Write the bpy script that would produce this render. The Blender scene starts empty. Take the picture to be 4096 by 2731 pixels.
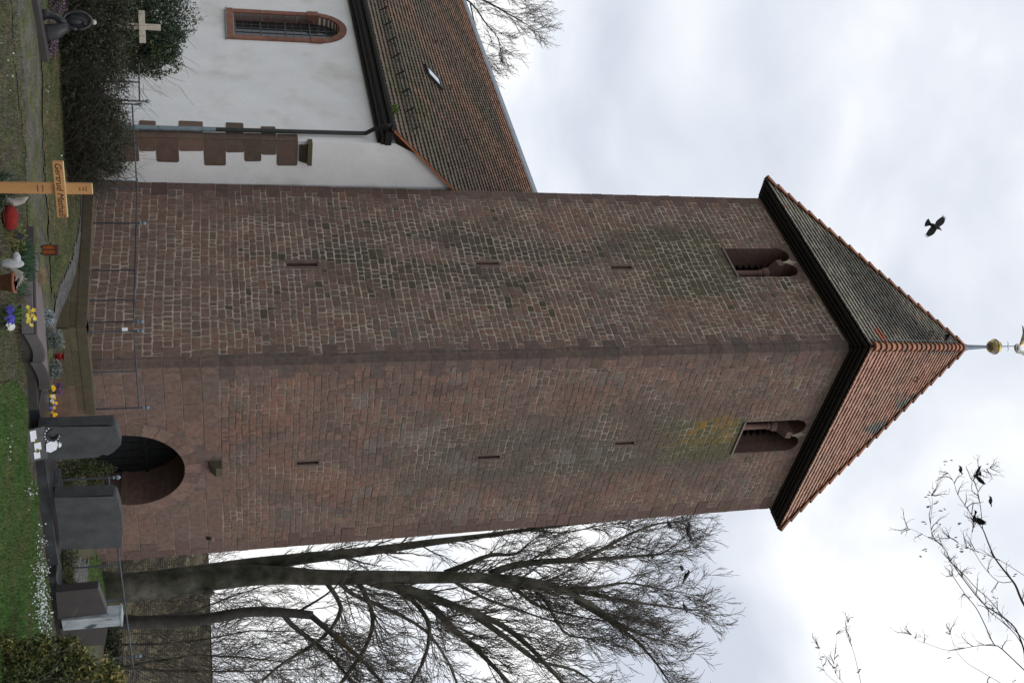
import bpy, math, random
from mathutils import Vector, Matrix, noise
from mathutils.geometry import tessellate_polygon
import numpy as np
rnd = random.Random(7)
V = Vector
# ------------------------------------------------------------------ camera (the photograph is held sideways: sky to the right)
SC = bpy.context.scene
COL = SC.collection
F, PITCH, ROLL, TH = 4400.0, math.radians(14.75), math.radians(-1.25), math.radians(43.1)
CAMP = V((0, 0, 3.0))
fw = V((0, math.cos(PITCH), math.sin(PITCH))); up0 = V((0, -math.sin(PITCH), math.cos(PITCH))); rt0 = V((1, 0, 0))
rt = rt0 * math.cos(ROLL) + up0 * math.sin(ROLL); up = up0 * math.cos(ROLL) - rt0 * math.sin(ROLL)
cam = bpy.data.cameras.new('camera'); camo = bpy.data.objects.new('camera', cam); COL.objects.link(camo)
M = Matrix((up, -rt, -fw)).transposed().to_4x4(); M.translation = CAMP
camo.matrix_world = M
cam.sensor_fit = 'HORIZONTAL'; cam.sensor_width = 36.0; cam.lens = 36.0 * F / 4096
cam.clip_start = 0.1; cam.clip_end = 5000
SC.camera = camo
# ------------------------------------------------------------------ exposure, sky, sun
SC.view_settings.view_transform = 'Standard'; SC.view_settings.look = 'None'
SC.view_settings.exposure = 0.0; SC.view_settings.gamma = 1.0
SUN_EL, SUN_ROT = math.radians(52.8), math.radians(133.9)
W = bpy.data.worlds.new('World'); SC.world = W; W.use_nodes = True
nt = W.node_tree; nt.nodes.clear()
def nn(t, **k):
    n = nt.nodes.new(t)
    for a, b in k.items(): setattr(n, a, b)
    return n
out = nn('ShaderNodeOutputWorld'); bg = nn('ShaderNodeBackground'); bg.inputs[1].default_value = 0.1
sky = nn('ShaderNodeTexSky', sky_type='NISHITA', sun_disc=False, sun_elevation=SUN_EL, sun_rotation=SUN_ROT)
tc = nn('ShaderNodeTexCoord'); mp = nn('ShaderNodeMapping'); mp.inputs['Scale'].default_value = (1.0, 1.0, 1.6)
mp.inputs['Location'].default_value = (0.35, 0.1, 0.2)
n1 = nn('ShaderNodeTexNoise'); n1.inputs['Scale'].default_value = 3.2; n1.inputs['Detail'].default_value = 5; n1.inputs['Roughness'].default_value = .45; n1.inputs['Distortion'].default_value = .3
cr = nn('ShaderNodeValToRGB')
cr.color_ramp.elements[0].position = .38; cr.color_ramp.elements[0].color = (7.0, 7.5, 8.5, 1)
cr.color_ramp.elements[1].position = .60; cr.color_ramp.elements[1].color = (11.5, 11.5, 11.5, 1)
e = cr.color_ramp.elements.new(.5); e.color = (9.0, 9.4, 10.1, 1)
mx = nn('ShaderNodeMix', data_type='RGBA'); mx.inputs[0].default_value = .94
nt.links.new(tc.outputs['Generated'], mp.inputs[0]); nt.links.new(mp.outputs[0], n1.inputs['Vector'])
nt.links.new(n1.outputs['Fac'], cr.inputs[0]); nt.links.new(sky.outputs[0], mx.inputs[6]); nt.links.new(cr.outputs[0], mx.inputs[7])
nt.links.new(mx.outputs[2], bg.inputs[0]); nt.links.new(bg.outputs[0], out.inputs[0])
sl = bpy.data.lights.new('sun', 'SUN'); sl.energy = 1.0; sl.angle = math.radians(22); sl.color = (1, .97, .93)
so = bpy.data.objects.new('sun', sl); COL.objects.link(so)
sd = V((.52, -.50, .95)).normalized()
so.rotation_euler = sd.to_track_quat('Z', 'Y').to_euler()
# ------------------------------------------------------------------ helpers
def ray(x, y): return fw + rt * ((y - 1365.5) / F) + up * ((x - 2048) / F)
def at(x, y, D):
    d = ray(x, y); return CAMP + d * (D / d.y)
def onz(x, y, z=0.0):
    d = ray(x, y); return CAMP + d * ((z - 3.0) / d.z)
def tag(o, label=None, cat=None, group=None, kind=None):
    if label: o['label'] = label
    if cat: o['category'] = cat
    if group: o['group'] = group
    if kind: o['kind'] = kind
    return o
def empty(name, loc, label, cat, group=None):
    o = bpy.data.objects.new(name, None); COL.objects.link(o); o.location = loc; o.empty_display_size = .2
    return tag(o, label, cat, group)
MATS = {}
def mk(name, col, rough=.9, amt=.25, sc=6.0, bump=0.0, bsc=40.0, attr=False, col2=None, c2=(.45, .6), c2sc=2.0, metal=0.0, spec=.3, amt2=0.0, sc2=60.0, stretch=None, trans=None):
    m = bpy.data.materials.new(name); m.use_nodes = True; t = m.node_tree; N = t.nodes; L = t.links
    b = N['Principled BSDF']; b.inputs['Roughness'].default_value = rough; b.inputs['Metallic'].default_value = metal
    b.inputs['Specular IOR Level'].default_value = spec
    co = N.new('ShaderNodeTexCoord').outputs['Object']
    if stretch:
        mp = N.new('ShaderNodeMapping'); mp.inputs['Scale'].default_value = stretch; L.new(co, mp.inputs[0]); co = mp.outputs[0]
    def nz(scale, det=6):
        n = N.new('ShaderNodeTexNoise'); n.inputs['Scale'].default_value = scale; n.inputs['Detail'].default_value = det; L.new(co, n.inputs['Vector']); return n.outputs['Fac']
    if attr:
        a = N.new('ShaderNodeAttribute'); a.attribute_name = 'Col'; base = a.outputs['Color']
    else:
        r = N.new('ShaderNodeRGB'); r.outputs[0].default_value = (*col, 1); base = r.outputs[0]
    if col2:
        rr = N.new('ShaderNodeMapRange'); rr.inputs['From Min'].default_value = c2[0]; rr.inputs['From Max'].default_value = c2[1]; L.new(nz(c2sc), rr.inputs['Value'])
        mm = N.new('ShaderNodeMix'); mm.data_type = 'RGBA'; L.new(rr.outputs[0], mm.inputs[0]); L.new(base, mm.inputs[6]); mm.inputs[7].default_value = (*col2, 1); base = mm.outputs[2]
    for A, S in ((amt, sc), (amt2, sc2)):
        if A > 0:
            rr = N.new('ShaderNodeMapRange'); rr.inputs['From Min'].default_value = .3; rr.inputs['From Max'].default_value = .7
            rr.inputs['To Min'].default_value = 1 - A; rr.inputs['To Max'].default_value = 1 + A; L.new(nz(S), rr.inputs['Value'])
            vm = N.new('ShaderNodeVectorMath'); vm.operation = 'SCALE'; L.new(base, vm.inputs[0]); L.new(rr.outputs[0], vm.inputs['Scale']); base = vm.outputs[0]
    L.new(base, b.inputs['Base Color'])
    if bump > 0:
        bp = N.new('ShaderNodeBump'); bp.inputs['Strength'].default_value = bump; bp.inputs['Distance'].default_value = .02
        L.new(nz(bsc, 8), bp.inputs['Height']); L.new(bp.outputs[0], b.inputs['Normal'])
    if trans:
        b.inputs['Transmission Weight'].default_value = trans
    MATS[name] = m; return m
class MB:
    def __init__(s): s.v = []; s.f = []; s.c = []; s.m = []
    def face(s, pts, c=(1, 1, 1), m=0):
        n = len(s.v); s.v += [tuple(p) for p in pts]; s.f.append(tuple(range(n, n + len(pts)))); s.c.append(c); s.m.append(m)
    def raw(s, vs, fs, c=(1, 1, 1), m=0):
        n = len(s.v); s.v += [tuple(p) for p in vs]
        for f in fs: s.f.append(tuple(i + n for i in f)); s.c.append(c); s.m.append(m)
    def box(s, o, x, y, z, c=(1, 1, 1), m=0):
        o = V(o); x = V(x); y = V(y); z = V(z)
        P = [o, o + x, o + x + y, o + y, o + z, o + x + z, o + x + y + z, o + y + z]
        F6 = [(0, 3, 2, 1), (4, 5, 6, 7), (0, 1, 5, 4), (1, 2, 6, 5), (2, 3, 7, 6), (3, 0, 4, 7)]
        if x.cross(y).dot(z) < 0: F6 = [f[::-1] for f in F6]
        s.raw(P, F6, c, m)
    def cbox(s, c0, sx, sy, sz, c=(1, 1, 1), m=0, rz=0.0):
        ux = V((math.cos(rz), math.sin(rz), 0)); uy = V((-math.sin(rz), math.cos(rz), 0))
        s.box(V(c0) - ux * sx / 2 - uy * sy / 2, ux * sx, uy * sy, (0, 0, sz), c, m)
    def tube(s, pts, rad, n=6, c=(1, 1, 1), m=0, cap=True):
        pts = [V(p) for p in pts]; k = len(pts); base = len(s.v); prev = None
        if not hasattr(rad, '__len__'): rad = [rad] * k
        for i, p in enumerate(pts):
            d = (pts[min(i + 1, k - 1)] - pts[max(i - 1, 0)])
            if d.length < 1e-9: d = V((0, 0, 1))
            d.normalize()
            if prev is None:
                a = d.cross(V((0, 0, 1)) if abs(d.z) < .9 else V((1, 0, 0))).normalized()
            else:
                a = (prev - d * prev.dot(d))
                a = a.normalized() if a.length > 1e-6 else d.orthogonal().normalized()
            prev = a; b = d.cross(a)
            for j in range(n):
                t = 2 * math.pi * j / n; s.v.append(tuple(p + (a * math.cos(t) + b * math.sin(t)) * rad[i]))
        for i in range(k - 1):
            for j in range(n):
                s.f.append((base + i * n + j, base + i * n + (j + 1) % n, base + (i + 1) * n + (j + 1) % n, base + (i + 1) * n + j)); s.c.append(c); s.m.append(m)
        if cap:
            s.f.append(tuple(base + j for j in range(n))[::-1]); s.c.append(c); s.m.append(m)
            s.f.append(tuple(base + (k - 1) * n + j for j in range(n))); s.c.append(c); s.m.append(m)
    def lathe(s, o, prof, n=16, c=(1, 1, 1), m=0, axis=(0, 0, 1)):
        o = V(o); ax = V(axis).normalized(); s.tube([o + ax * h for r, h in prof], [max(r, .0005) for r, h in prof], n, c, m)
    def prism(s, poly, off, c=(1, 1, 1), m=0):
        poly = [V(p) for p in poly]; off = V(off); n = len(poly)
        for tri in tessellate_polygon([poly]):
            s.face([poly[i] for i in tri], c, m); s.face([poly[i] + off for i in tri][::-1], c, m)
        for i in range(n):
            a, b = poly[i], poly[(i + 1) % n]; s.face([a, b, b + off, a + off], c, m)
    def blob(s, o, r, n=8, k=6, c=(1, 1, 1), jit=0.0, m=0):
        o = V(o); base = len(s.v)
        for i in range(k + 1):
            ph = math.pi * i / k
            for j in range(n):
                t = 2 * math.pi * j / n; d = V((math.sin(ph) * math.cos(t), math.sin(ph) * math.sin(t), math.cos(ph)))
                q = 1 + jit * noise.noise(d * 2.2 + o); s.v.append(tuple(o + V((d.x * r[0], d.y * r[1], d.z * r[2])) * q))
        for i in range(k):
            for j in range(n):
                s.f.append((base + i * n + j, base + (i + 1) * n + j, base + (i + 1) * n + (j + 1) % n, base + i * n + (j + 1) % n)); s.c.append(c); s.m.append(m)
    def build(s, name, mats, parent=None, smooth=False):
        me = bpy.data.meshes.new(name); me.from_pydata(s.v, [], s.f); me.validate(clean_customdata=False)
        if len(me.polygons) == len(s.c):
            a = me.attributes.new('Col', 'FLOAT_COLOR', 'FACE')
            a.data.foreach_set('color', np.array([(c[0], c[1], c[2], 1) for c in s.c], dtype=np.float32).ravel())
            me.polygons.foreach_set('material_index', np.array(s.m, dtype=np.int32))
        if smooth: me.polygons.foreach_set('use_smooth', [True] * len(me.polygons))
        if not isinstance(mats, (list, tuple)): mats = [mats]
        for m in mats: me.materials.append(MATS[m] if isinstance(m, str) else m)
        o = bpy.data.objects.new(name, me); COL.objects.link(o)
        if parent is not None:
            o.parent = parent; o.matrix_parent_inverse = Matrix.Identity(4)
            # vertices are given in world space: shift into the parent's frame
            off = V((0, 0, 0)); q = parent
            while q is not None: off += V(q.location); q = q.parent
            me.transform(Matrix.Translation(-off))
        else:
            bb = np.array([v.co for v in me.vertices]) if len(me.vertices) else np.zeros((1, 3))
            c = V(((bb[:, 0].min() + bb[:, 0].max()) / 2, (bb[:, 1].min() + bb[:, 1].max()) / 2, bb[:, 2].min()))
            me.transform(Matrix.Translation(-c)); o.location = c
        me.update(); return o
def mixc(a, b, t):
    t = max(0.0, min(1.0, t)); return tuple(a[i] * (1 - t) + b[i] * t for i in range(3))
def jit(c, a, r=rnd):
    k = 1 + r.uniform(-a, a); return tuple(max(0, x * k * (1 + r.uniform(-a, a) * .25)) for x in c)
def sstep(a, b, x):
    t = max(0.0, min(1.0, (x - a) / (b - a))); return t * t * (3 - 2 * t)
def mesh_of_text(txt, size, mat, parent, loc, xdir, ydir, name='lettering', shear=0.0, extr=.0015):
    cu = bpy.data.curves.new('t', 'FONT'); cu.body = txt; cu.size = size; cu.extrude = extr; cu.shear = shear; cu.align_x = 'CENTER'; cu.align_y = 'CENTER'
    ob = bpy.data.objects.new('t', cu); COL.objects.link(ob); bpy.context.view_layer.update()
    me = bpy.data.meshes.new_from_object(ob.evaluated_get(bpy.context.evaluated_depsgraph_get())); bpy.data.objects.remove(ob)
    x = V(xdir).normalized(); y = V(ydir).normalized(); z = x.cross(y); mt = Matrix((x, y, z)).transposed().to_4x4(); mt.translation = V(loc)
    me.transform(mt); me.materials.clear(); me.materials.append(MATS[mat])
    o = bpy.data.objects.new(name, me); COL.objects.link(o); o.parent = parent
    off = V((0, 0, 0)); q = parent
    while q is not None: off += V(q.location); q = q.parent
    me.transform(Matrix.Translation(-off)); return o
# ------------------------------------------------------------------ materials
mk('sandstone', None, attr=True, rough=.92, amt=.22, sc=9, amt2=.2, sc2=55, bump=.6, bsc=45)
mk('mortar', (.37, .32, .26), amt=.3, sc=3.0, amt2=.15, sc2=30, bump=.4, bsc=60, col2=(.19, .155, .13), c2=(.52, .64), c2sc=.8)
mk('mortar_worn', (.13, .10, .088), amt=.3, sc=3.0, amt2=.2, sc2=30, bump=.4, bsc=60, col2=(.27, .225, .185), c2=(.40, .60), c2sc=.8)
mk('plaster', (.78, .78, .785), rough=.95, amt=.05, sc=1.2, amt2=.03, sc2=14, bump=.3, bsc=5, col2=(.58, .55, .51), c2=(.53, .75), c2sc=.7)
mk('roof_tile', None, attr=True, rough=.85, amt=.15, sc=20, bump=.3, bsc=60)
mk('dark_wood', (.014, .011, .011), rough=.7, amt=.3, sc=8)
mk('door_wood', (.012, .013, .014), rough=.6, amt=.4, sc=9, spec=.2)
mk('zinc', (.20, .25, .28), rough=.5, metal=.3, amt=.15, sc=5)
mk('green_metal', (.028, .032, .028), rough=.55, amt=.2, sc=10)
mk('ridge_metal', (.18, .21, .24), rough=.6, amt=.2, sc=4)
mk('railing_metal', (.07, .085, .10), rough=.5, amt=.3, sc=3, metal=.2, col2=(.035, .035, .045), c2=(.45, .6), c2sc=.7)
mk('glass_dark', (.02, .022, .024), rough=.08, amt=.2, sc=3, spec=.6)
mk('sky_glass', (.55, .6, .64), rough=.05, amt=.0, metal=.9)
mk('red_stone', None, attr=True, rough=.9, amt=.15, sc=6, amt2=.1, sc2=50, bump=.3, bsc=40)
mk('gold', (.55, .42, .16), rough=.35, amt=.3, sc=9, metal=.75, col2=(.25, .24, .25), c2=(.5, .62), c2sc=5)
mk('silver_gilt', (.42, .40, .36), rough=.4, amt=.3, sc=12, metal=.6)
mk('pole_metal', (.16, .2, .24), rough=.5, amt=.1, sc=5, metal=.4)
mk('cable', (.075, .08, .08), rough=.6, amt=.0)
mk('bark', (.12, .115, .093), rough=.95, amt=.4, sc=3, amt2=.25, sc2=30, bump=.6, bsc=30, col2=(.05, .052, .036), c2=(.42, .6), c2sc=1.1)
mk('bark_grey', (.05, .047, .043), rough=.95, amt=.35, sc=4, bump=.4, bsc=30, col2=(.12, .085, .03), c2=(.6, .7), c2sc=.8)
mk('twig', (.125, .11, .092), rough=.95, amt=.3, sc=5)
mk('leaf', None, attr=True, rough=.65, amt=.25, sc=8, spec=.35)
mk('flower', None, attr=True, rough=.7, amt=.1, sc=20)
mk('shrub_twig', (.045, .04, .03), rough=.95, amt=.3, sc=5)
mk('soil', (.062, .05, .04), amt=.5, sc=7, amt2=.7, sc2=28, bump=1.0, bsc=30, col2=(.06, .075, .025), c2=(.45, .58), c2sc=3)
mk('moss_gravel', (.085, .078, .068), amt=.35, sc=4, amt2=.7, sc2=28, bump=.9, bsc=40, col2=(.07, .078, .025), c2=(.42, .6), c2sc=2.6)
mk('gravel', (.10, .097, .095), amt=.3, sc=5, amt2=.7, sc2=30, bump=.8, bsc=70)
mk('dry_turf', (.05, .065, .022), amt=.4, sc=5, amt2=.6, sc2=25, bump=1.0, bsc=40, col2=(.11, .085, .045), c2=(.42, .6), c2sc=3.5)
mk('turf', (.04, .082, .016), amt=.4, sc=5, amt2=.6, sc2=25, bump=1.0, bsc=40, col2=(.085, .07, .03), c2=(.5, .64), c2sc=2.6)
mk('ground_far', (.06, .07, .03), amt=.3, sc=.5, bump=.5, bsc=10, col2=(.08, .065, .045), c2=(.45, .6), c2sc=.7)
mk('dark_granite', (.03, .031, .034), rough=.35, amt=.25, sc=5, amt2=.25, sc2=90, spec=.5, col2=(.045, .05, .054), c2=(.4, .7), c2sc=2.5)
mk('slate_granite', (.055, .058, .062), rough=.5, amt=.3, sc=4, amt2=.15, sc2=120, spec=.5, bump=.2, bsc=20)
mk('brown_granite', (.05, .042, .042), rough=.4, amt=.15, sc=5, amt2=.25, sc2=120, spec=.5)
mk('slab_granite', (.17, .145, .155), rough=.35, amt=.12, sc=5, amt2=.15, sc2=150, spec=.5)
mk('marble', (.33, .37, .40), rough=.35, amt=.25, sc=5, col2=(.07, .08, .09), c2=(.60, .66), c2sc=4, stretch=(1.3, 1.3, .8), spec=.5)
mk('pine', (.42, .215, .085), rough=.7, amt=.1, sc=4, amt2=.08, sc2=30, stretch=(3, 3, .6))
mk('pine_pale', (.62, .45, .26), rough=.8, amt=.1, sc=8)
mk('old_wood', (.42, .37, .30), rough=.85, amt=.15, sc=8)
mk('ink', (.02, .015, .012), rough=.6, amt=0)
mk('white_paint', (.70, .72, .78), rough=.5, amt=.06, sc=20)
mk('bronze', (.028, .028, .032), rough=.45, amt=.4, sc=9, spec=.4, metal=.2)
mk('weathered_white', (.38, .39, .40), rough=.8, amt=.3, sc=25)
mk('rust_brown', (.05, .028, .018), rough=.6, amt=.2, sc=20)
mk('amber_glass', (.28, .07, .015), rough=.3, amt=.3, sc=15)
mk('red_glass', (.32, .015, .012), rough=.25, amt=.2, sc=15)
mk('driftwood', (.30, .27, .25), rough=.9, amt=.35, sc=9, stretch=(1, 1, .3))
mk('terracotta', (.24, .10, .06), rough=.8, amt=.2, sc=12)
mk('crow', (.012, .012, .016), rough=.6, amt=.2, sc=12, spec=.3)
mk('moss', None, attr=True, rough=.9, amt=.2, sc=10)
mk('old_barn_tile', None, attr=True, rough=.95, amt=.25, sc=3, amt2=.2, sc2=25)
# ------------------------------------------------------------------ tower frame
K = at(1000, 1450, 26.0); K.z = 0
dr = V((math.cos(TH), math.sin(TH), 0)); dl = V((-math.sin(TH), math.cos(TH), 0)); UZ = V((0, 0, 1))
def T(a, b, z): return K + dr * a + dl * b + UZ * z
def ab(p): q = p - K; return q.dot(dr), q.dot(dl)
WT = lambda z: 7.14 - .021 * max(z, 0)
ZT = 19.55
def RF(s, z, d): return T(s, -d, z)      # right face: s along dr, d outward
def LF(s, z, d): return T(-d, s, z)      # left face
CH = .13                                  # chamfer of the near corner
# ------------------------------------------------------------------ terrain
Q0 = V((-.46, 23.26, 0))
def hz(x, y):
    h = .018 * noise.noise(V((x * 1.7, y * 1.7, 0))) + .03 * noise.noise(V((x * .4, y * .4, 3)))
    h += -.36 * sstep(-1.8, .9, x) * sstep(21.2, 23.0, y) * (1 - sstep(24.5, 26, y))
    h += .17 * sstep(21.8, 24.4, y) * sstep(.1, -2.2, x) * (1 - sstep(25, 27, y))
    aa = (x - K.x) * dr.x + (y - K.y) * dr.y; bb = (x - K.x) * dl.x + (y - K.y) * dl.y
    h += -.75 * sstep(-2.3, -1.9, aa) * sstep(-1.5, -1.1, bb) * (1 - sstep(9, 10, bb))
    h += -5.2 * sstep(31, 42, y + .25 * (x - 5)) * sstep(2.5, 6.5, x)
    h += -.027 * max(0, y - 46)
    h += 1.3 * sstep(14.2, 6.5, y) * sstep(14.5, 8, y)
    return h
def gp(x, y, dz=0.0):
    p = onz(x, y); p.z = hz(p.x, p.y) + dz; return p
# ground sheet
def grid_ground():
    mb = MB()
    xs = [-3000, -800, -200, -80, -40] + [(-24 + .5 * i) for i in range(0, 97)] + [40, 80, 200, 800, 3000]
    ys = [-400, -60, -10, 0, 3, 6, 8, 10, 11, 12, 13, 14] + [(14.5 + .35 * i) for i in range(0, 82)] + [44, 46, 49, 55, 65, 90, 150, 400, 1200, 4000]
    nx = len(xs)
    for y in ys:
        for x in xs: mb.v.append((x, y, hz(x, y)))
    for j in range(len(ys) - 1):
        for i in range(nx - 1):
            mb.f.append((j * nx + i, j * nx + i + 1, (j + 1) * nx + i + 1, (j + 1) * nx + i)); mb.c.append((1, 1, 1))
            cx, cy = xs[i], ys[j]; mb.m.append(0 if (abs(cx) < 14 and 12 < cy < 24) else 1)
    return mb.build('ground', ['soil', 'ground_far'], smooth=True)
g = grid_ground(); g['kind'] = 'structure'
def inside(p, poly):
    x, y = p; r = False; n = len(poly)
    for i in range(n):
        x1, y1 = poly[i]; x2, y2 = poly[(i + 1) % n]
        if (y1 > y) != (y2 > y) and x < (x2 - x1) * (y - y1) / (y2 - y1) + x1: r = not r
    return r
def zone(name, px, mat, lift, cell=.1, kind='structure'):
    poly = [(lambda q: (q.x, q.y))(onz(a, b)) for a, b in px]
    x0 = min(p[0] for p in poly); x1 = max(p[0] for p in poly); y0 = min(p[1] for p in poly); y1 = max(p[1] for p in poly)
    mb = MB(); nx = int((x1 - x0) / cell) + 1; ny = int((y1 - y0) / cell) + 1; idx = {}
    def vid(i, j):
        if (i, j) not in idx:
            x = x0 + i * cell + cell * .35 * noise.noise(V((i * 1.3, j * 1.7, 5))); y = y0 + j * cell + cell * .35 * noise.noise(V((i * 1.1, j * 1.9, 9)))
            idx[(i, j)] = len(mb.v); mb.v.append((x, y, hz(x, y) + lift + .006 * noise.noise(V((x * 6, y * 6, 1)))))
        return idx[(i, j)]
    for i in range(nx):
        for j in range(ny):
            cx = x0 + (i + .5) * cell; cy = y0 + (j + .5) * cell
            jx = .16 * noise.noise(V((cx * 3, cy * 3, 2))); jy = .16 * noise.noise(V((cx * 3, cy * 3, 7)))
            if inside((cx + jx, cy + jy), poly):
                mb.f.append((vid(i, j), vid(i + 1, j), vid(i + 1, j + 1), vid(i, j + 1))); mb.c.append((1, 1, 1)); mb.m.append(0)
    o = mb.build(name, mat, smooth=True); o['kind'] = kind
    return poly
P_path = [(40, -60), (125, -60), (160, 300), (165, 600), (165, 900), (195, 1250), (245, 1400), (246, 1660), (120, 1660), (110, 900), (100, 600), (60, 300)]
P_strip = [(165, 225), (252, 225), (265, 500), (288, 660), (280, 850), (262, 1000), (225, 1180), (205, 1180), (190, 900), (172, 600)]
P_grav = [(292, 690), (345, 700), (334, 900), (318, 1150), (285, 1330), (246, 1420), (228, 1400), (232, 1180), (268, 1000), (286, 850)]
P_lawn = [(-70, 1560), (60, 1520), (95, 1600), (100, 1870), (140, 1960), (150, 2200), (190, 2330), (195, 2600), (220, 2850), (-70, 2850)]
P_lawn2 = [(352, 2235), (430, 2235), (425, 2420), (340, 2420)]
P_redp = [(318, 2235), (350, 2235), (340, 2420), (300, 2420)]
zone('gravel_path', P_path, 'moss_gravel', .012)
grass_polys = [zone('grass_strip', P_strip, 'dry_turf', .02), zone('lawn', P_lawn, 'turf', .014), zone('lawn_behind_tower', P_lawn2, 'turf', .014)]
zone('gravel', P_grav, 'gravel', .016)
zone('footpath', P_redp, 'gravel', .02)
# ------------------------------------------------------------------ masonry
BR = [(.168, .108, .093), (.142, .096, .083), (.185, .115, .096), (.13, .09, .08), (.155, .108, .095), (.19, .11, .086), (.19, .128, .108), (.112, .082, .073)]
GREY = (.115, .118, .108); YEL = (.21, .17, .10); MOSS = (.055, .055, .032); LICH = (.26, .15, .025)
def fbm(x, y, z): return noise.fractal(V((x, y, z)), 1.0, 2.0, 4)
def stonecol(face, s, z, big=False):
    c = stonecol_(face, s, z); return (c[0] * 1.09, c[1] * 1.06, c[2] * 1.03)
def stonecol_(face, s, z):
    c = rnd.choice(BR); r = rnd.random()
    if r < .022: c = GREY
    elif r < .030: c = YEL
    elif r < .10: c = (.165, .12, .10)
    c = jit(c, .13)
    f1 = fbm(s * .8 + face * 7, z * .5, 17); f2 = fbm(s * 1.6, z * 1.1, 27 + face * 5)
    fld = mixc((.135, .10, .089), (.195, .114, .086), .5 + f1 * 1.6); fld = mixc(fld, (.108, .084, .074), sstep(.0, .5, f2) * .6)
    c = mixc(c, fld, .45)
    if z < 3.2: c = mixc(c, (.17, .11, .085), .3)
    n = fbm(s * .35, z * .25, 4 + face * 9)
    if face == 0:      # left face: mossy and sooty band down the middle
        k = sstep(.0, 1.0, 1 - abs(s - 3.9) / 2.9) * (sstep(2.5, 5, z)) * (1 - .55 * sstep(11, 13.5, z))
        k *= sstep(-.25, .35, fbm(s * 1.1, z * .35, 2) + .1)
        c = mixc(c, (.055, .052, .042), .8 * k)
        if rnd.random() < .25 * k: c = mixc(c, MOSS, .8)
        k2 = sstep(1.75, 1.35, abs(s - 3.6)) * sstep(13.2, 15.2, z) * sstep(17.1, 16.9, z)
        c = mixc(c, (.07, .072, .045), .8 * k2)
    else:
        k = sstep(1.9, .6, abs(s - 3.5 + .6 * fbm(s, z * .25, 1))) * sstep(6.2, 8.5, z) * sstep(17.1, 16.9, z)
        c = mixc(c, (.088, .085, .07), min(.85, .95 * k * (.75 + .5 * fbm(s * 1.2, z * .3, 6))))
        k2 = sstep(1.0, .6, abs(s - 3.5)) * sstep(14.2, 15.6, z) * sstep(17.1, 16.9, z)
        c = mixc(c, (.085, .09, .035), .7 * k2)
        k3 = sstep(.75, .15, abs(s - 3.05)) * sstep(14.0, 15.8, z) * sstep(17.05, 16.6, z) * sstep(-.1, .35, fbm(s * 3, z * 1.5, 8) + .12)
        c = mixc(c, LICH, (.25 + .55 * rnd.random()) * k3)
        k4 = sstep(.1, .45, fbm(s * .6, z * .4, 12)) * sstep(7.5, 5, z)
        c = mixc(c, (.22, .115, .08), .5 * k4)
        if 6 < z < 13 and fbm(s * .9, z * .9, 31) > .42: c = mixc(c, (.16, .15, .14), .5)
    return c
def stone(mb, pf, s0, s1, z0, z1, c, j=.012, d=.014, cc=.022, jt=.006):
    a, b, lo, hi = s0 + j / 2, s1 - j / 2, z0 + j / 2, z1 - j / 2
    if b - a < .03 or hi - lo < .03: return
    cc = min(cc, (b - a) * .3, (hi - lo) * .3); q = lambda: rnd.uniform(-jt, jt)
    P = [(a + cc, lo), (b - cc, lo), (b, lo + cc), (b, hi - cc), (b - cc, hi), (a + cc, hi), (a, hi - cc), (a, lo + cc)]
    P = [(x + q(), y + q()) for x, y in P]
    if jt > .0035: P = [(x, y + .038 * noise.noise(V((x * .75, y * .5, 40))) + .016 * noise.noise(V((x * 3, y * .8, 50)))) for x, y in P]
    mx_, my_ = (a + b) / 2, (lo + hi) / 2; n = len(mb.v)
    k = .011
    dd = d * rnd.uniform(.6, 1.5)
    for x, y in P: mb.v.append(tuple(pf(x, y, -.002)))
    for x, y in P:
        mb.v.append(tuple(pf(x + (k if x < mx_ else -k), y + (k if y < my_ else -k), dd + rnd.uniform(-.003, .003))))
    for i in range(8):
        mb.f.append((n + i, n + (i + 1) % 8, n + 8 + (i + 1) % 8, n + 8 + i)); mb.c.append(c); mb.m.append(0)
    mb.f.append(tuple(n + 8 + i for i in range(8))); mb.c.append(c); mb.m.append(0)
def arch_pts(c, z, r, n=16, a0=0.0, a1=math.pi): return [(c + r * math.cos(a0 + (a1 - a0) * i / n), z + r * math.sin(a0 + (a1 - a0) * i / n)) for i in range(n + 1)]
# openings: (outline polygon in (s,z), clearance intervals function)
DC, DR_, DZ = 3.58, 1.29, .75
door_hole = [(DC - DR_, -.9), (DC + DR_, -.9)] + arch_pts(DC, DZ, DR_, 20)
def bel_hole(c):
    h = .65; r = .30; zs = 18.66
    return [(c - h, 17.0), (c + h, 17.0), (c + h, zs)] + arch_pts(c + h - r - .02, zs, r, 10)[1:] + arch_pts(c - h + r + .02, zs, r, 10) + [(c - h, zs)]
BC_R, BC_L = 3.42, 3.60
slitsR = [(3.6, 4.76, 5.3, .12), (3.72, 9.5, 10.1, .11), (3.42, 13.3, 13.85, .11)]
slitsL = [(3.57, 4.62, 5.4, .13), (3.58, 9.6, 10.2, .10), (3.4, 13.35, 13.95, .11)]
def fill_slits(mb, pf, slits, face, r0, r1):
    for c, a, b, h in slits:
        m0, m1, w = (a - .06, b + .06, h + .03) if face == 1 else (a - .04, b + .1, h + .05)
        if r1 <= m0 - .001 or r0 >= m1: continue
        for q0, q1 in ((r0, min(r1, m0)), (max(r0, m1), r1)):
            if q1 - q0 > .03:
                for i in range(2): stone(mb, pf, c - w + w * i, c - w + w * (i + 1), q0, q1, stonecol(face, c, r0), .012, .012, .02, .004)
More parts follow.
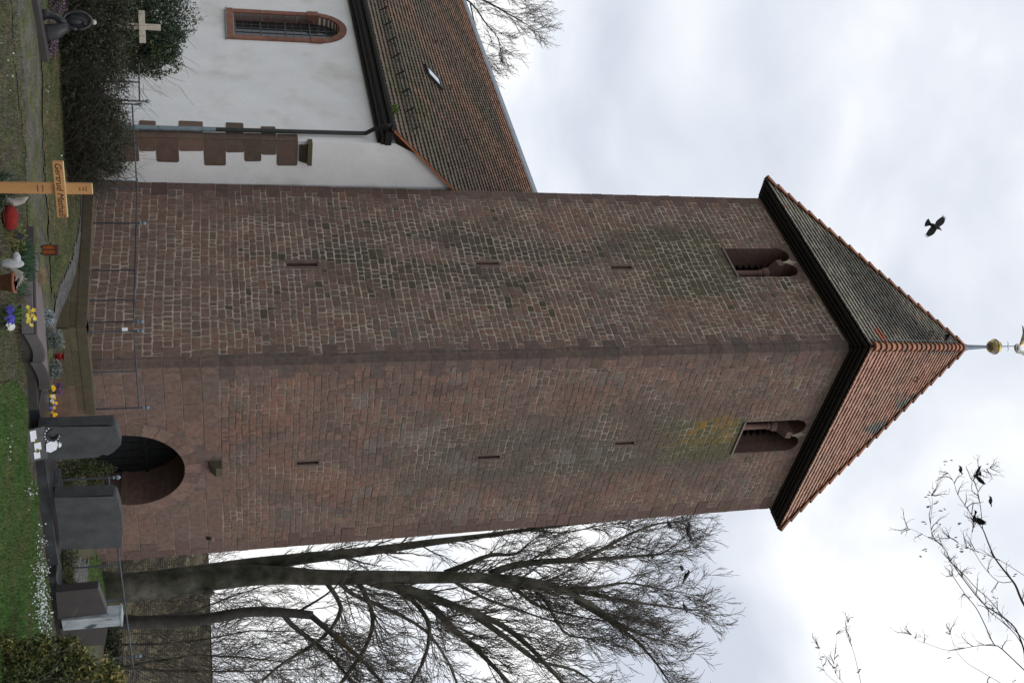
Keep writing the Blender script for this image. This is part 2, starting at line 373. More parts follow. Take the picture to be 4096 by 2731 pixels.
def excl_R(z0, z1):
    zm = (z0 + z1) / 2; E = []
    if z0 < DZ + DR_ + .42:
        if zm < DZ: E.append((DC - DR_ - .38, DC + DR_ + .38))
        else:
            R = DR_ + .40; dz = max(0, z0 + .3 * (z1 - z0) - DZ); w = math.sqrt(max(0, R * R - dz * dz)); E.append((DC - w, DC + w))
    for c, a, b, h in slitsR:
        if z1 > a - .06 and z0 < b + .06: E.append((c - h - .03, c + h + .03))
    if z1 > 16.95 and z0 < 18.66: E.append((BC_R - .65, BC_R + .65))
    elif z1 > 18.6 and z0 < 18.93: E.append((BC_R - .8, BC_R + .8))
    elif z1 > 18.9 and z0 < 19.1: E.append((BC_R - .6, BC_R + .6))
    if 2.62 < zm < 2.95: E.append((3.2, 3.75))
    return E
def excl_L(z0, z1):
    E = []
    for c, a, b, h in slitsL:
        if z1 > a - .04 and z0 < b + .10: E.append((c - h - .05, c + h + .05))
    if z1 > 16.95 and z0 < 18.66: E.append((BC_L - .65, BC_L + .65))
    elif z1 > 18.6 and z0 < 18.93: E.append((BC_L - .8, BC_L + .8))
    elif z1 > 18.9 and z0 < 19.1: E.append((BC_L - .6, BC_L + .6))
    return E
tower = empty('church_tower', K, 'tall square red sandstone church tower with tiled pyramid roof', 'church tower')
mb = MB()
z = -.9; courses = []
while z < ZT - .05:
    big = z < 2.55
    h = rnd.uniform(.40, .48) if big else rnd.uniform(.31, .40)
    courses.append((z, min(z + h, ZT), big)); z += h
for ci, (z0, z1, big) in enumerate(courses):
    W1 = WT(z1); zm = (z0 + z1) / 2
    wr = (.55 if ci % 2 else .30) + rnd.uniform(-.06, .1); wl = (.26 if ci % 2 else .52) + rnd.uniform(-.05, .1)
    # near-corner quoin wrapping both faces with a chamfer
    c = jit((.14, .095, .08) if z0 > 3 else (.16, .108, .088), .14)
    if rnd.random() < .25: c = jit((.12, .086, .076), .1)
    j = .006; lo, hi = z0 + j, z1 - j; n = len(mb.v); d = .012
    prof = [(wr - j, 0, 0), (wr - j - .01, -d, 0), (CH, -d, 0), (CH - .03, -d + .006, 0), (-d + .006, CH - .03, 0), (-d, CH, 0), (-d, wl - j - .01, 0), (0, wl - j, 0)]
    for zz in (lo, hi):
        for a, b, _ in prof: mb.v.append(tuple(T(a, b, zz)))
    k = len(prof)
    for i in range(k - 1):
        cc = mixc(c, (.07, .058, .052), .55) if i == 3 else c  # chamfer facet darker: shade from its facing mixed into the stone colour
        mb.f.append((n + i, n + i + 1, n + k + i + 1, n + k + i)); mb.c.append(cc); mb.m.append(0)
    # far quoins
    fr = (.30 if ci % 2 else .55) + rnd.uniform(-.05, .1); fl = (.50 if ci % 2 else .28) + rnd.uniform(-.05, .1)
    Wm = WT(zm)
    stone(mb, RF, Wm - fr, Wm + rnd.uniform(-.008, .014), z0, z1, jit((.135, .088, .075), .15), .008, .012, .012, .002)
    stone(mb, LF, Wm - fl, Wm + rnd.uniform(-.008, .014), z0, z1, jit((.13, .085, .073), .15), .008, .012, .012, .002)
    for face, pf, sa, sb, ex in ((1, RF, wr, Wm - fr, excl_R), (0, LF, wl, Wm - fl, excl_L)):
        if big and face == 1: rows = [(z0, z1)]
        else:
            zz = z0 + (z1 - z0) * rnd.uniform(.44, .56); rows = [(z0, zz), (zz, z1)]
        for (r0, r1) in rows:
            E = sorted(ex(r0, r1)); spans = []; cur = sa
            for e0, e1 in E:
                if e1 < cur or e0 > sb: continue
                if e0 > cur: spans.append((cur, e0))
                cur = max(cur, e1)
            if cur < sb: spans.append((cur, sb))
            fill_slits(mb, pf, slitsR if face else slitsL, face, r0, r1)
            for s0, s1 in spans:
                s = s0
                while s < s1 - .03:
                    w = rnd.uniform(.45, .95) if (big and face == 1) else rnd.choice((.10, .15, .18, .2, .22, .25, .3, .40)) * rnd.uniform(.85, 1.2)
                    e2 = s + w
                    if s1 - e2 < .12: e2 = s1
                    if e2 > s1: e2 = s1
                    c = stonecol(face, (s + e2) / 2, (r0 + r1) / 2)
                    if big and face == 1: c = mixc(c, rnd.choice([(.17, .115, .10), (.15, .11, .098), (.19, .125, .10), (.155, .105, .085)]), .6); stone(mb, pf, s, e2, r0, r1, c, .008, .008, .012, .003)
                    else: stone(mb, pf, s, e2, r0, r1, c, rnd.uniform(.010, .034) if face == 0 else rnd.uniform(.006, .030), .009, rnd.uniform(.010, .028), .010)
                    s = e2
# voussoirs of the door arch and its jamb stones
def ringstones(mb, pf, c, z, r0, r1, a0, a1, n, col, d=.012, g=.006):
    for i in range(n):
        t0 = a0 + (a1 - a0) * i / n + g / r1; t1 = a0 + (a1 - a0) * (i + 1) / n - g / r1; cc = jit(col, .18)
        ts = [t0, (t0 + t1) / 2, t1]
        inn = [(c + r0 * math.cos(t), z + r0 * math.sin(t)) for t in ts]; ou = [(c + r1 * math.cos(t), z + r1 * math.sin(t)) for t in ts]
        pts = [pf(x, y, d) for x, y in inn + ou[::-1]]; bk = [pf(x, y, -.01) for x, y in inn + ou[::-1]]
        mb.face(pts, cc)
        for q in range(len(pts)): mb.face([pts[q], bk[q], bk[(q + 1) % len(pts)], pts[(q + 1) % len(pts)]], cc)
ringstones(mb, RF, DC, DZ, DR_, DR_ + .39, 0, math.pi, 13, (.185, .12, .098))
ringstones(mb, RF, DC, DZ, DR_ + .38, DR_ + .68, .25, math.pi - .25, 9, (.16, .112, .096), .004)
for sgn in (-1, 1):
    zz = -.9
    while zz < DZ - .05:
        h = min(.42, DZ - zz); a, b = sorted((DC + sgn * DR_, DC + sgn * (DR_ + .38))); stone(mb, RF, a, b, zz, zz + h, jit((.175, .105, .08), .15), .008, .008, .01, .002); zz += h
for c, pf in ((BC_R, RF), (BC_L, LF)):
    for q in (-1, 1): ringstones(mb, pf, c + q * .33, 18.66, .30, .46, math.pi * (.0 if q > 0 else .28), math.pi * (.72 if q > 0 else 1.0), 6, (.14, .095, .08))
    for q in (-1, 1): ringstones(mb, pf, c + q * .33, 18.66, .45, .66, math.pi * (.06 if q > 0 else .3), math.pi * (.7 if q > 0 else .94), 6, (.14, .1, .086), .004)
for (c, a, b, h) in slitsR + slitsL:
    pf = RF if (c, a, b, h) in slitsR else LF
    hh = h + (.03 if pf is RF else .05)
    cs = jit((.14, .098, .082), .1)
    if pf is RF:
        stone(mb, pf, c - hh, c - h * .55, a - .06, b + .06, cs, .006, .010, .01, .002); stone(mb, pf, c + h * .55, c + hh, a - .06, b + .06, cs, .006, .010, .01, .002)
        stone(mb, pf, c - h * .55, c + h * .55, a - .06, a, cs, .002, .010, .004, .001); stone(mb, pf, c - h * .55, c + h * .55, b, b + .06, cs, .002, .010, .004, .001)
    else:
        stone(mb, pf, c - hh, c - h * .5, a - .04, b + .06, cs, .006, .014, .01, .002); stone(mb, pf, c + h * .5, c + hh, a - .04, b + .06, cs, .006, .014, .01, .002)
        stone(mb, pf, c - h * .5, c + h * .5, b, b + .1, cs, .002, .014, .004, .001)
# backing wall of mortar with real openings
def backing(pf, holes, matidx, sgn):
    out_ = [(CH - .02, -1.0), (WT(0), -1.0), (WT(0), 0), (WT(ZT), ZT), (CH - .02, ZT)]
    polys = [[V((x, y, 0)) for x, y in out_]] + [[V((x, y, 0)) for x, y in h] for h in holes]
    flat = [p for pl in polys for p in pl]
    for tri in tessellate_polygon(polys):
        t = [pf(flat[i].x, flat[i].y, 0) for i in tri]
        mb.face(t, (1, 1, 1), matidx)
def slit_hole(c, a, b, h): k = h * .5; return [(c - k, a), (c + k, a), (c + k, b), (c - k, b)]
backing(RF, [door_hole, bel_hole(BC_R)] + [slit_hole(*s) for s in slitsR], 2, 1)
backing(LF, [bel_hole(BC_L)] + [slit_hole(*s) for s in slitsL], 1, -1)
mb.face([T(CH - .02, 0, -1), T(CH - .02, 0, ZT), T(0, CH - .02, ZT), T(0, CH - .02, -1)], (1, 1, 1), 1)
wt0, wt1 = WT(0), WT(ZT)
for p0, p1, q0, q1 in (((wt0, 0), (wt0, wt0), (wt1, 0), (wt1, wt1)), ((0, wt0), (wt0, wt0), (0, wt1), (wt1, wt1))):
    mb.face([T(*p0, -1), T(*p1, -1), T(*q1, ZT), T(*q0, ZT)], (.13, .09, .078), 0)
# inner dark shell so that openings look into a room, and reveals
for pf, holes, dp in ((RF, [(door_hole, 1.15), (bel_hole(BC_R), .75)] + [(slit_hole(*s), .5) for s in slitsR], 0), (LF, [(bel_hole(BC_L), .75)] + [(slit_hole(*s), .5) for s in slitsL], 0)):
    for h, depth in holes:
        n = len(h); cR = (.15, .092, .075)
        for i in range(n):
            (x0, y0), (x1, y1) = h[i], h[(i + 1) % n]; k = max(1, int(depth / .4)); cc = jit(cR, .12)
            for q in range(k): mb.face([pf(x0, y0, -depth * q / k), pf(x1, y1, -depth * q / k), pf(x1, y1, -depth * (q + 1) / k), pf(x0, y0, -depth * (q + 1) / k)], jit(cR, .1), 0)
wall = mb.build('wall', ['sandstone', 'mortar', 'mortar_worn'], tower)
wall['label'] = 'red sandstone masonry with pale joints and chamfered corner'
# openings: door, belfry windows, slits
d_ = MB(); poly = [RF(x, y, -1.1) for x, y in [(DC - DR_ - .1, -.95), (DC + DR_ + .1, -.95)] + arch_pts(DC, DZ, DR_ + .1, 16)]
d_.prism(poly, dl * .06)
for i in range(9): d_.box(RF(DC - DR_ + .29 * i, -.9, -1.098), dr * .012, -dl * .012, UZ * 2.9)
d_.box(RF(DC - DR_, 1.0, -1.09), dr * DR_ * 2, -dl * .05, UZ * .09)
do = d_.build('door', 'door_wood', tower)
hb = MB(); hb.tube([RF(DC - .3, .0, -1.07), RF(DC - .3, .0, -1.0), RF(DC - .42, .0, -1.0)], .015, 6); hb.build('door_handle', 'railing_metal', do)
im = MB(); im.box(RF(DC + DR_ - .06, .42, .03), dr * .38, dl * 1.1, UZ * .14, (.15, .1, .08)); im.build('impost', 'red_stone', tower)
im = MB(); im.box(RF(DC - DR_ - .32, .42, .03), dr * .38, dl * 1.1, UZ * .14, (.18, .14, .10)); im.build('impost', 'red_stone', tower)
cb = MB(); cb.prism([RF(3.35, 2.62, 0), RF(3.35, 2.93, 0), RF(3.35, 2.93, .26), RF(3.35, 2.78, .26), RF(3.35, 2.62, .08)], dr * .3, (.10, .085, .055)); cb.build('corbel_stone', 'red_stone', tower)
for c, pf, nrm in ((BC_R, RF, -dl), (BC_L, LF, -dr)):
    wn = empty('belfry_window', (0, 0, 0), None, None); wn.parent = tower
    tb = pf(c + .1, 0, 0) - pf(c, 0, 0); tb.normalize()
    m1 = MB(); m1.box(pf(c - .68, 16.95, .05), tb * 1.36, -nrm * .8, UZ * .05, (.20, .17, .15)); m1.build('sill', 'red_stone', wn)
    m2 = MB(); ctr = pf(c, 17.0, -.42)
    m2.lathe(ctr, [(.15, 0), (.15, .08), (.12, .12), (.10, .16), (.095, 1.0), (.12, 1.03), (.12, 1.07), (.1, 1.09)], 14, (.17, .10, .085)); m2.build('column', 'red_stone', wn, True)
    m3 = MB(); m3.lathe(pf(c, 18.09, -.42), [(.10, 0), (.15, .05), (.17, .14), (.17, .2)], 12, (.17, .105, .09))
    m3.prism([pf(c - .12, 18.28, -.52), pf(c - .12, 18.28, -.32), pf(c - .12, 18.48, -.02), pf(c - .12, 18.64, .0), pf(c - .12, 18.66, -.74), pf(c - .12, 18.48, -.74)], tb * .24, (.155, .10, .085)); m3.build('capital', 'red_stone', wn)
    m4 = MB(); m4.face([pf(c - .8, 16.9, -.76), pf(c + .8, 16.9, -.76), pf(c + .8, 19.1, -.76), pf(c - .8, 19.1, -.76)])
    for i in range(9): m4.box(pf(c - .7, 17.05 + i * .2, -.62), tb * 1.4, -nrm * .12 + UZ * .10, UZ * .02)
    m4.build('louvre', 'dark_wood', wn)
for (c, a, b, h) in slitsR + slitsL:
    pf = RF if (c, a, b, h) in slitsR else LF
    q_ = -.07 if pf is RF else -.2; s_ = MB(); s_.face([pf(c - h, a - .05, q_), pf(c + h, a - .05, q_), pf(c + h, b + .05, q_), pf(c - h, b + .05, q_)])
    s_.build('slit_dark_sheet', 'dark_wood', tower)  # dark sheet stands in for the unlit depth of the slit
pts = []
for i in range(60):
    z = .1 + i * .33; pts.append(LF(.20 + .012 * math.sin(i * 1.7), z, .035))
cbm = MB(); cbm.tube(pts, .006, 4)
for i in range(2, 60, 4): cbm.box(LF(.185, pts[i].z, .0), dl * .03, -dr * .045, UZ * .03)
cbm.build('lightning_cable', 'cable', tower)
ph = MB(); pq = ray(832, 2152); tt_ = (RF(0, 0, .016) - CAMP).dot(dl) / pq.dot(dl); pc_ = CAMP + pq * tt_; ph.box(pc_ - dr * .07 - UZ * .05, dr * .14, dl * .01, UZ * .11, (.01, .01, .01)); ph.blob(pc_ + dr * .02 + UZ * .11 - dl * .02, (.07, .05, .05), 8, 5, (.24, .17, .12), .3); ph.build('putlog_hole', 'red_stone', tower)  # near-black plate paints the shade inside the hole
# tower roof
def tiles(mb, A, B, C, D, rows, tw, colf, th=.028, wave=.03):
    """tile courses on the face A-B (eave) to D-C (top): rows of lapped tiles with rounded tails"""
    A, B, C, D = map(V, (A, B, C, D)); nrm = (B - A).cross(D - A).normalized(); L0 = (B - A).length; dirx = (B - A).normalized()
    upv = ((D - A) - dirx * (D - A).dot(dirx)).normalized()
    for i in range(rows):
        t0, t1 = i / rows, min(1, (i + 1.25) / rows)
        a0 = A.lerp(D, t0); b0 = B.lerp(C, t0); a1 = A.lerp(D, t1); b1 = B.lerp(C, t1)
        s0 = (a0 - A).dot(dirx); e0 = (b0 - A).dot(dirx); s1 = (a1 - A).dot(dirx); e1 = (b1 - A).dot(dirx)
        h0 = (a0 - A).dot(upv); h1 = (a1 - A).dot(upv); off = (i % 2) * tw / 2
        k0 = math.ceil((s0 - off) / tw); xs = [s0]; k = k0
        while k * tw + off < e0:
            for f in (0.0, .22, .5, .78):
                x = k * tw + off + f * tw
                if s0 + .01 < x < e0 - .01: xs.append(x)
            k += 1
        xs.append(e0); base = len(mb.v); n = len(xs); sag = .008 * noise.noise(V((i * .7, 3, 1)))
        for x in xs:
            u = ((x - off) / tw) % 1.0; dz_ = wave * (4 * (u - .5) ** 2) ; wob = .012 * noise.noise(V((x * 1.3, i * .9, 2)))
            lift = th * (1 + .35 * noise.noise(V((math.floor((x - off) / tw) * 1.7, i * 1.3, 5))))
            p = A + dirx * x + upv * (h0 + dz_ + wob + sag) + nrm * lift
            xt = min(max(x, s1), e1); q = A + dirx * xt + upv * h1 + nrm * .002
            mb.v.append(tuple(p - nrm * lift * .9)); mb.v.append(tuple(p)); mb.v.append(tuple(q))
        for j in range(n - 1):
            b_ = base + 3 * j; xm = (xs[j] + xs[j + 1]) / 2; c = colf(xm, h0, math.floor((xm - off) / tw), i)
            mb.f.append((b_, b_ + 3, b_ + 4, b_ + 1)); mb.c.append(tuple(v * .55 for v in c)); mb.m.append(0)  # tile tails darkened: shade under each lap put into the colour
            mb.f.append((b_ + 1, b_ + 4, b_ + 5, b_ + 2)); mb.c.append(c); mb.m.append(0)
def tilerand(k, i, s): return noise.cell(V((k + .5, i + .5, s * 7.3)))
OR_, DK, GN = (.33, .145, .085), (.085, .068, .055), (.115, .118, .09)
def col_left(x, h, k, i):
    r = tilerand(k, i, 1); n = fbm(x * .35, h * .15, 3)
    c = mixc((.18, .168, .14), (.27, .25, .20), .5 + n * 1.2)
    c = mixc(c, (.085, .082, .075), sstep(.0, .35, fbm(x * .25 + h * .2, h * .3 - x * .1, 11) + .05) * .7)
    if r > .93: c = mixc(c, (.24, .13, .085), .6)
    if .55 < x < 1.3 and .9 < h < 1.25: c = (.42, .14, .085)
    return tuple(v * (.92 + .16 * tilerand(k, i, 2)) for v in c)
def col_right(x, h, k, i):
    c = mixc((.47, .255, .185), (.40, .25, .19), .5 + fbm(x * .5, h * .3, 7))
    st = sstep(.05, .3, fbm((x - h * .55) * .8, h * .12 + x * .08, 21))
    c = mixc(c, (.19, .19, .165), st * sstep(1.2, 3.2, h))
    return tuple(v * (.92 + .16 * tilerand(k, i, 3)) for v in c)
OV, ZE, ZA = .42, 19.36, 26.25
WE = WT(19)
AP = T(3.42, 3.42, ZA)
c1 = T(-OV, -OV, ZE); c2 = T(WE + OV, -OV, ZE); c3 = T(WE + OV, WE + OV, ZE); c4 = T(-OV, WE + OV, ZE)
AP2 = [AP + (c - V((AP.x, AP.y, c.z))).normalized() * .05 for c in (c1, c2, c3, c4)]
roof = MB()
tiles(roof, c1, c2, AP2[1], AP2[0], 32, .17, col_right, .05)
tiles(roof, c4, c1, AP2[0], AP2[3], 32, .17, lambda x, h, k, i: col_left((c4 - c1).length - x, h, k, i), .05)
for p, q in ((c2, c3), (c3, c4)): roof.face([p, q, AP], (.2, .13, .1))
roof_o = roof.build('roof', 'roof_tile', tower)
sf = MB()
for p, q, nr in ((c1, c2, dl), (c4, c1, dr)):
    sf.face([p - UZ * .02, q - UZ * .02, q + nr * .6 - UZ * .02, p + nr * .6 - UZ * .02])
d3 = .40
b1, b2, b4 = T(-d3, -d3, ZE), T(WE + d3, -d3, ZE), T(-d3, WE + d3, ZE)
sf.box(T(-OV + .03, -OV + .03, ZE - .06), dr * (WE + 2 * OV - .06), dl * .03, UZ * .05); sf.box(T(-OV + .03, -OV + .06, ZE - .06), dl * (WE + 2 * OV - .09), dr * .03, UZ * .05)
for o_, h_, r_ in ((.02, -.17, .05), (.12, -.13, .05), (.22, -.09, .05), (.32, -.05, .045)):
    sf.tube([T(WE + o_, -o_, ZE + h_), T(-o_, -o_, ZE + h_)], r_, 8); sf.tube([T(-o_, -o_, ZE + h_), T(-o_, WE + o_, ZE + h_)], r_, 8)
    sf.box(T(-o_, -o_, ZE + h_), dr * (WE + o_), dl * (o_ + .1), UZ * .1); sf.box(T(-o_, -o_ + .01, ZE + h_), dl * (WE + o_), dr * (o_ + .1), UZ * .1)
sf.build('soffit', 'dark_wood', roof_o)
def hips(P, Qp, n, side, r=.125, col=OR_):
    h = MB(); P = V(P); Qp = V(Qp); ax = (Qp - P).normalized(); L_ = (Qp - P).length; outv = V((P.x - AP.x, P.y - AP.y, 0)).normalized()
    nv = (outv - ax * outv.dot(ax)).normalized(); sv = ax.cross(nv)
    for i in range(n):
        a = P + ax * (L_ * (i - .02) / n); b = P + ax * (L_ * (i + 1.08) / n); cc = jit(col, .16); cc = mixc(cc, (.14, .11, .09), max(0, rnd.uniform(-.6, .6)))
        va, vb, vc = [], [], []
        for j in range(9):
            t = math.pi * (j / 8); va.append(a + (sv * math.cos(t) * r * 1.15 + nv * (math.sin(t) * r + .035))); vb.append(b + (sv * math.cos(t) * r * .85 + nv * math.sin(t) * r * .8)); vc.append(a + (sv * math.cos(t) * r * .9 + nv * (math.sin(t) * r * .7)))
        for j in range(8):
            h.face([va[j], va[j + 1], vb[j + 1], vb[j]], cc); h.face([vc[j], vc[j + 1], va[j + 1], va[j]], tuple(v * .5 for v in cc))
    return h
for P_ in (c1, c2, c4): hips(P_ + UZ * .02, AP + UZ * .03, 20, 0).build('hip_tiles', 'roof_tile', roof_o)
for P_, s_ in ((c2, 1), (c4, 1)): pass
wr_ = MB(); wr_.tube([c1.lerp(AP, t) + dl * (.28 if .1 < t < .97 else .05) + UZ * .12 for t in (.05, .08, .12, .3, .5, .7, .9, .98)], .008, 5); wr_.build('roof_cable', 'zinc', roof_o)
for P_, Q_, fr, t in ((c4, c1, .78, .68), (c1, c2, .42, .60)):
    hk = MB(); b = P_.lerp(Q_, fr).lerp(AP, t); nr = (Q_ - P_).cross(AP - P_).normalized(); ax = (Q_ - P_).normalized()
    hk.tube([b - ax * .1 + nr * .03, b - ax * .08 + nr * .13, b + nr * .17, b + ax * .08 + nr * .13, b + ax * .1 + nr * .03], .018, 5); hk.build('roof_hook', 'green_metal', roof_o)
# finial with ball and cock
fin = empty('finial', AP, None, None); fin.parent = tower; fin.location = AP - K
def fbuild(m, name, mat, par, sm=False):
    return m.build(name, mat, par, sm)
m = MB(); m.lathe(AP - UZ * .1, [(.17, 0), (.13, .16), (.10, .25), (.085, .3), (.05, 1.0), (.045, 1.05)], 12); fbuild(m, 'pole', 'pole_metal', fin, True)
m = MB(); m.lathe(AP + UZ * .93, [(.02, 0), (.10, .03), (.18, .10), (.225, .18), (.25, .235), (.26, .25), (.225, .262), (.262, .28), (.255, .30), (.22, .32), (.19, .42), (.12, .49), (.03, .52)], 18); fbuild(m, 'ball', 'gold', fin, False)
m = MB(); m.tube([AP + UZ * 1.4, AP + UZ * 2.0], [.022, .015], 6)
for q in (-1, 1): m.tube([AP + UZ * 1.72, AP + UZ * 1.74 + V((.10 * q, 0, .0)), AP + UZ * 1.70 + V((.17 * q, 0, 0))], [.01, .01, .004], 5)
fbuild(m, 'rod', 'pole_metal', fin)
m = MB(); X = V((1, 0, 0)); o = AP + UZ * 2.04 + X * .02
body = [(-.10, .04), (-.06, -.02), (.02, -.05), (.12, -.03), (.20, .03), (.235, .10), (.235, .17), (.25, .24), (.285, .27), (.255, .33), (.235, .39), (.20, .34), (.16, .26), (.13, .16), (.06, .13), (-.02, .14)]
m.prism([o + X * a + UZ * b + V((0, -.04, 0)) for a, b in body], (0, .08, 0))
m.blob(o + X * .06 + UZ * .06, (.13, .09, .085), 10, 6)
fbuild(m, 'weathercock', 'silver_gilt', fin)
cockbody = m
m = MB()
for i in range(7):
    a0 = o + X * -.02 + UZ * (.08 + .01 * i); h = .44 - i * .045; w = -.18 - .045 * i
    m.tube([a0, a0 + X * w * .45 + UZ * h * .55, a0 + X * w * .9 + UZ * h, a0 + X * w * 1.35 + UZ * (h * .88), a0 + X * (w * 1.45 - .03) + UZ * h * .6], [.025, .034, .034, .026, .004], 6)
m.build('tail', 'gold', fin)
# ------------------------------------------------------------------ nave
Lc = T(0, 7.1, 0); NA, NB = -1.42, 7.1
def N_(a, b, z): return T(a, b, z)
nave = empty('church_nave', N_(NA, NB, 0), 'white plastered church nave with long orange and mossy tiled roof', 'church')
RS = .983
def rz(a): return 8.27 + RS * (a + 1.31)
NE = 40.0; RID = 4.95
m = MB(); zt = 7.75
wc, wr2, wb, wtp = NB + 6.47, .74, 3.55, 6.05   # window centre b, inner radius, sill z, spring z
hole = [(wc - wr2, wb), (wc + wr2, wb), (wc + wr2, wtp)] + arch_pts(wc, wtp, wr2, 16)[1:-1] + [(wc - wr2, wtp)]
polys = [[V((x, y, 0)) for x, y in [(NB, -1), (NE, -1), (NE, zt), (NB, zt)]], [V((x, y, 0)) for x, y in hole]]
flat = [p for pl in polys for p in pl]
for tri in tessellate_polygon(polys): m.face([N_(NA, flat[i].x, flat[i].y) for i in tri])
for i in range(len(hole)):
    (x0, y0), (x1, y1) = hole[i], hole[(i + 1) % len(hole)]; m.face([N_(NA, x0, y0), N_(NA, x1, y1), N_(NA + .3, x1, y1), N_(NA + .3, x0, y0)])
m.face([N_(NA, NB, -1), N_(NA, NB, zt), N_(-1.0, NB, rz(-1.0) - .06), N_(4.9, NB, rz(4.9) - .06), N_(11.2, NB, 8.1), N_(11.2, NB, -1)])
m.build('wall', 'plaster', nave)
m = MB(); QZ = [(.3, 1.0, .10, .30), (1.0, 1.95, 0, .82), (1.95, 2.6, .30, .36), (2.6, 3.35, .0, .92), (3.35, 3.95, .32, .45), (3.95, 4.45, .0, .70), (4.45, 4.9, .22, .34), (4.9, 5.28, .0, .66)]
QZ = [(.35, .98, .3, .74), (.98, 1.41, .80, .42), (1.41, 1.99, .32, .74), (1.99, 2.62, .84, .42), (2.62, 3.2, .30, .82), (3.2, 3.68, .86, .44), (3.68, 4.13, .32, .70), (4.13, 4.53, .70, .42), (4.53, 5.10, .32, .76)]
for z0, z1, wa, wb_ in QZ:
    c = jit((.15, .096, .075), .12); c = mixc(c, (.085, .072, .058), .5 * sstep(1.8, 3.2, z0)); hi = z1 - .003
    p = .03; wa = max(wa, .08)
    wa += rnd.uniform(-.03, .03); wb_ += rnd.uniform(-.04, .04); q = .012
    m.prism([N_(NA - q, NB - q, z0), N_(NA - q, NB + wa - .02, z0 + rnd.uniform(0, .02)), N_(NA - q, NB + wa, z0 + .04), N_(NA - q, NB + wa + rnd.uniform(-.02, .01), hi - .03), N_(NA - q, NB + wa - .03, hi), N_(NA - q, NB - q, hi)], dr * q, c)
    m.prism([N_(NA - q, NB - q, z0), N_(NA + wb_ - .03, NB - q, z0 + rnd.uniform(0, .02)), N_(NA + wb_, NB - q, z0 + .05), N_(NA + wb_ + rnd.uniform(-.02, .01), NB - q, hi - .04), N_(NA + wb_ - .04, NB - q, hi), N_(NA - q, NB - q, hi)], dl * q, jit(c, .1))
m.build('quoin', 'red_stone', nave)
m = MB()
for i in range(4): m.box(N_(NA + .1, NB - .04 - .035 * i, 5.13 + .055 * i), dr * .52, dl * (.05 + .035 * i), UZ * .05, (.085, .07, .05))
m.box(N_(NA - .05, NB - .2, 5.35), dr * .7, dl * .25, UZ * .12, (.10, .085, .05)); m.build('corbel', 'red_stone', nave)
# window
wn = empty('arched_window', (0, 0, 0), None, None); wn.parent = nave; wn.location = N_(NA, wc, wb) - nave.location
m = MB(); fr = .22
def ringpr(mb, c, z, r0, r1, a0, a1, n, x0, x1, col):
    for i in range(n):
        t0 = a0 + (a1 - a0) * i / n; t1 = a0 + (a1 - a0) * (i + .97) / n; cc = jit(col, .12)
        q = [(c + r0 * math.cos(t0), z + r0 * math.sin(t0)), (c + r0 * math.cos(t1), z + r0 * math.sin(t1)), (c + r1 * math.cos(t1), z + r1 * math.sin(t1)), (c + r1 * math.cos(t0), z + r1 * math.sin(t0))]
        mb.prism([N_(x0, a, b) for a, b in q], dr * (x1 - x0), cc)
cR = (.23, .11, .08)
ringpr(m, wc, wtp, wr2, wr2 + fr, 0, math.pi, 15, NA - .05, NA + .28, cR)
for q in (-1, 1):
    zz = wb
    while zz < wtp - .05:
        h = min(rnd.uniform(.7, 1.1), wtp - zz); b0 = wc + q * wr2 if q > 0 else wc - wr2 - fr
        m.box(N_(NA - .05, b0, zz), dl * fr, dr * .33, UZ * (h - .008), jit(cR, .12)); zz += h
    b0 = wc + q * (wr2 + fr / 2) - fr * .62; m.box(N_(NA - .08, b0, wtp - .22), dl * fr * 1.24, dr * .2, UZ * .35, jit(cR, .1))
m.box(N_(NA - .07, wc - wr2 - fr, wb - .22), dl * (2 * wr2 + 2 * fr), dr * .36, UZ * .21, (.24, .12, .085)); m.build('surround', 'red_stone', wn)
m = MB(); m.box(N_(NA - .09, wc - wr2 - fr - .03, wb - .25), dl * (2 * wr2 + 2 * fr + .06), dr * .12, UZ * .028, (.5, .5, .5)); m.build('sill_sheet', 'zinc', wn)
m = MB(); m.prism([N_(NA + .24, x, y) for x, y in hole], dr * .02); m.build('pane', 'glass_dark', wn)
m = MB()
for i in range(1, 3): m.box(N_(NA + .215, wc - wr2 + i * 2 * wr2 / 3 - .018, wb), dl * .036, dr * .03, UZ * (wtp - wb + .60))
for i in range(1, 6): m.box(N_(NA + .222, wc - wr2 + i * 2 * wr2 / 6 - .008, wb), dl * .016, dr * .02, UZ * (wtp - wb + math.sqrt(max(0, wr2 ** 2 - (wr2 - i * wr2 / 3) ** 2))))
for i in range(0, 13):
    zz = wb + .02 + i * .255; w = wr2 if zz < wtp else math.sqrt(max(0, wr2 ** 2 - (zz - wtp) ** 2)); big = i % 3 == 0
    m.box(N_(NA + (.205 if big else .224), wc - w, zz), dl * 2 * w, dr * (.04 if big else .02), UZ * (.045 if big else .016))
m.build('glazing_bars', 'cable', wn)
# roof of the nave
def col_nave(x, h, k, i):
    r = tilerand(k, i, 4)
    c = mixc((.15, .10, .075), (.11, .095, .07), .5 + fbm(x * .3, h * .3, 3))
    n = fbm((x + h * .9) * .5, h * .12, 14) + .25 * fbm(x * 1.2, h * .5, 5)
    c = mixc(c, (.25, .14, .09), .6 * sstep(.08, .55, n + .05 * (h - 4.6)))
    c = mixc(c, (.085, .09, .04), sstep(0, .3, fbm(x * .8, h * .8, 8)) * sstep(4.5, 1.0, h) * .7 * sstep(12, 2, x))
    for x0, h0, h1 in ((9.5, 1.2, 2.5), (4.5, 1.6, 3.8), (12.2, .8, 3.4)):
        if h0 < h < h1 and abs(x - x0 - .06 * (h - h0)) < .18: c = mixc(c, (.30, .145, .08), .55)
    if h > 8.2: c = mixc(c, (.29, .155, .105), .7)
    return tuple(v * 1.1 * (.91 + .18 * r) for v in c)
EA = -1.9
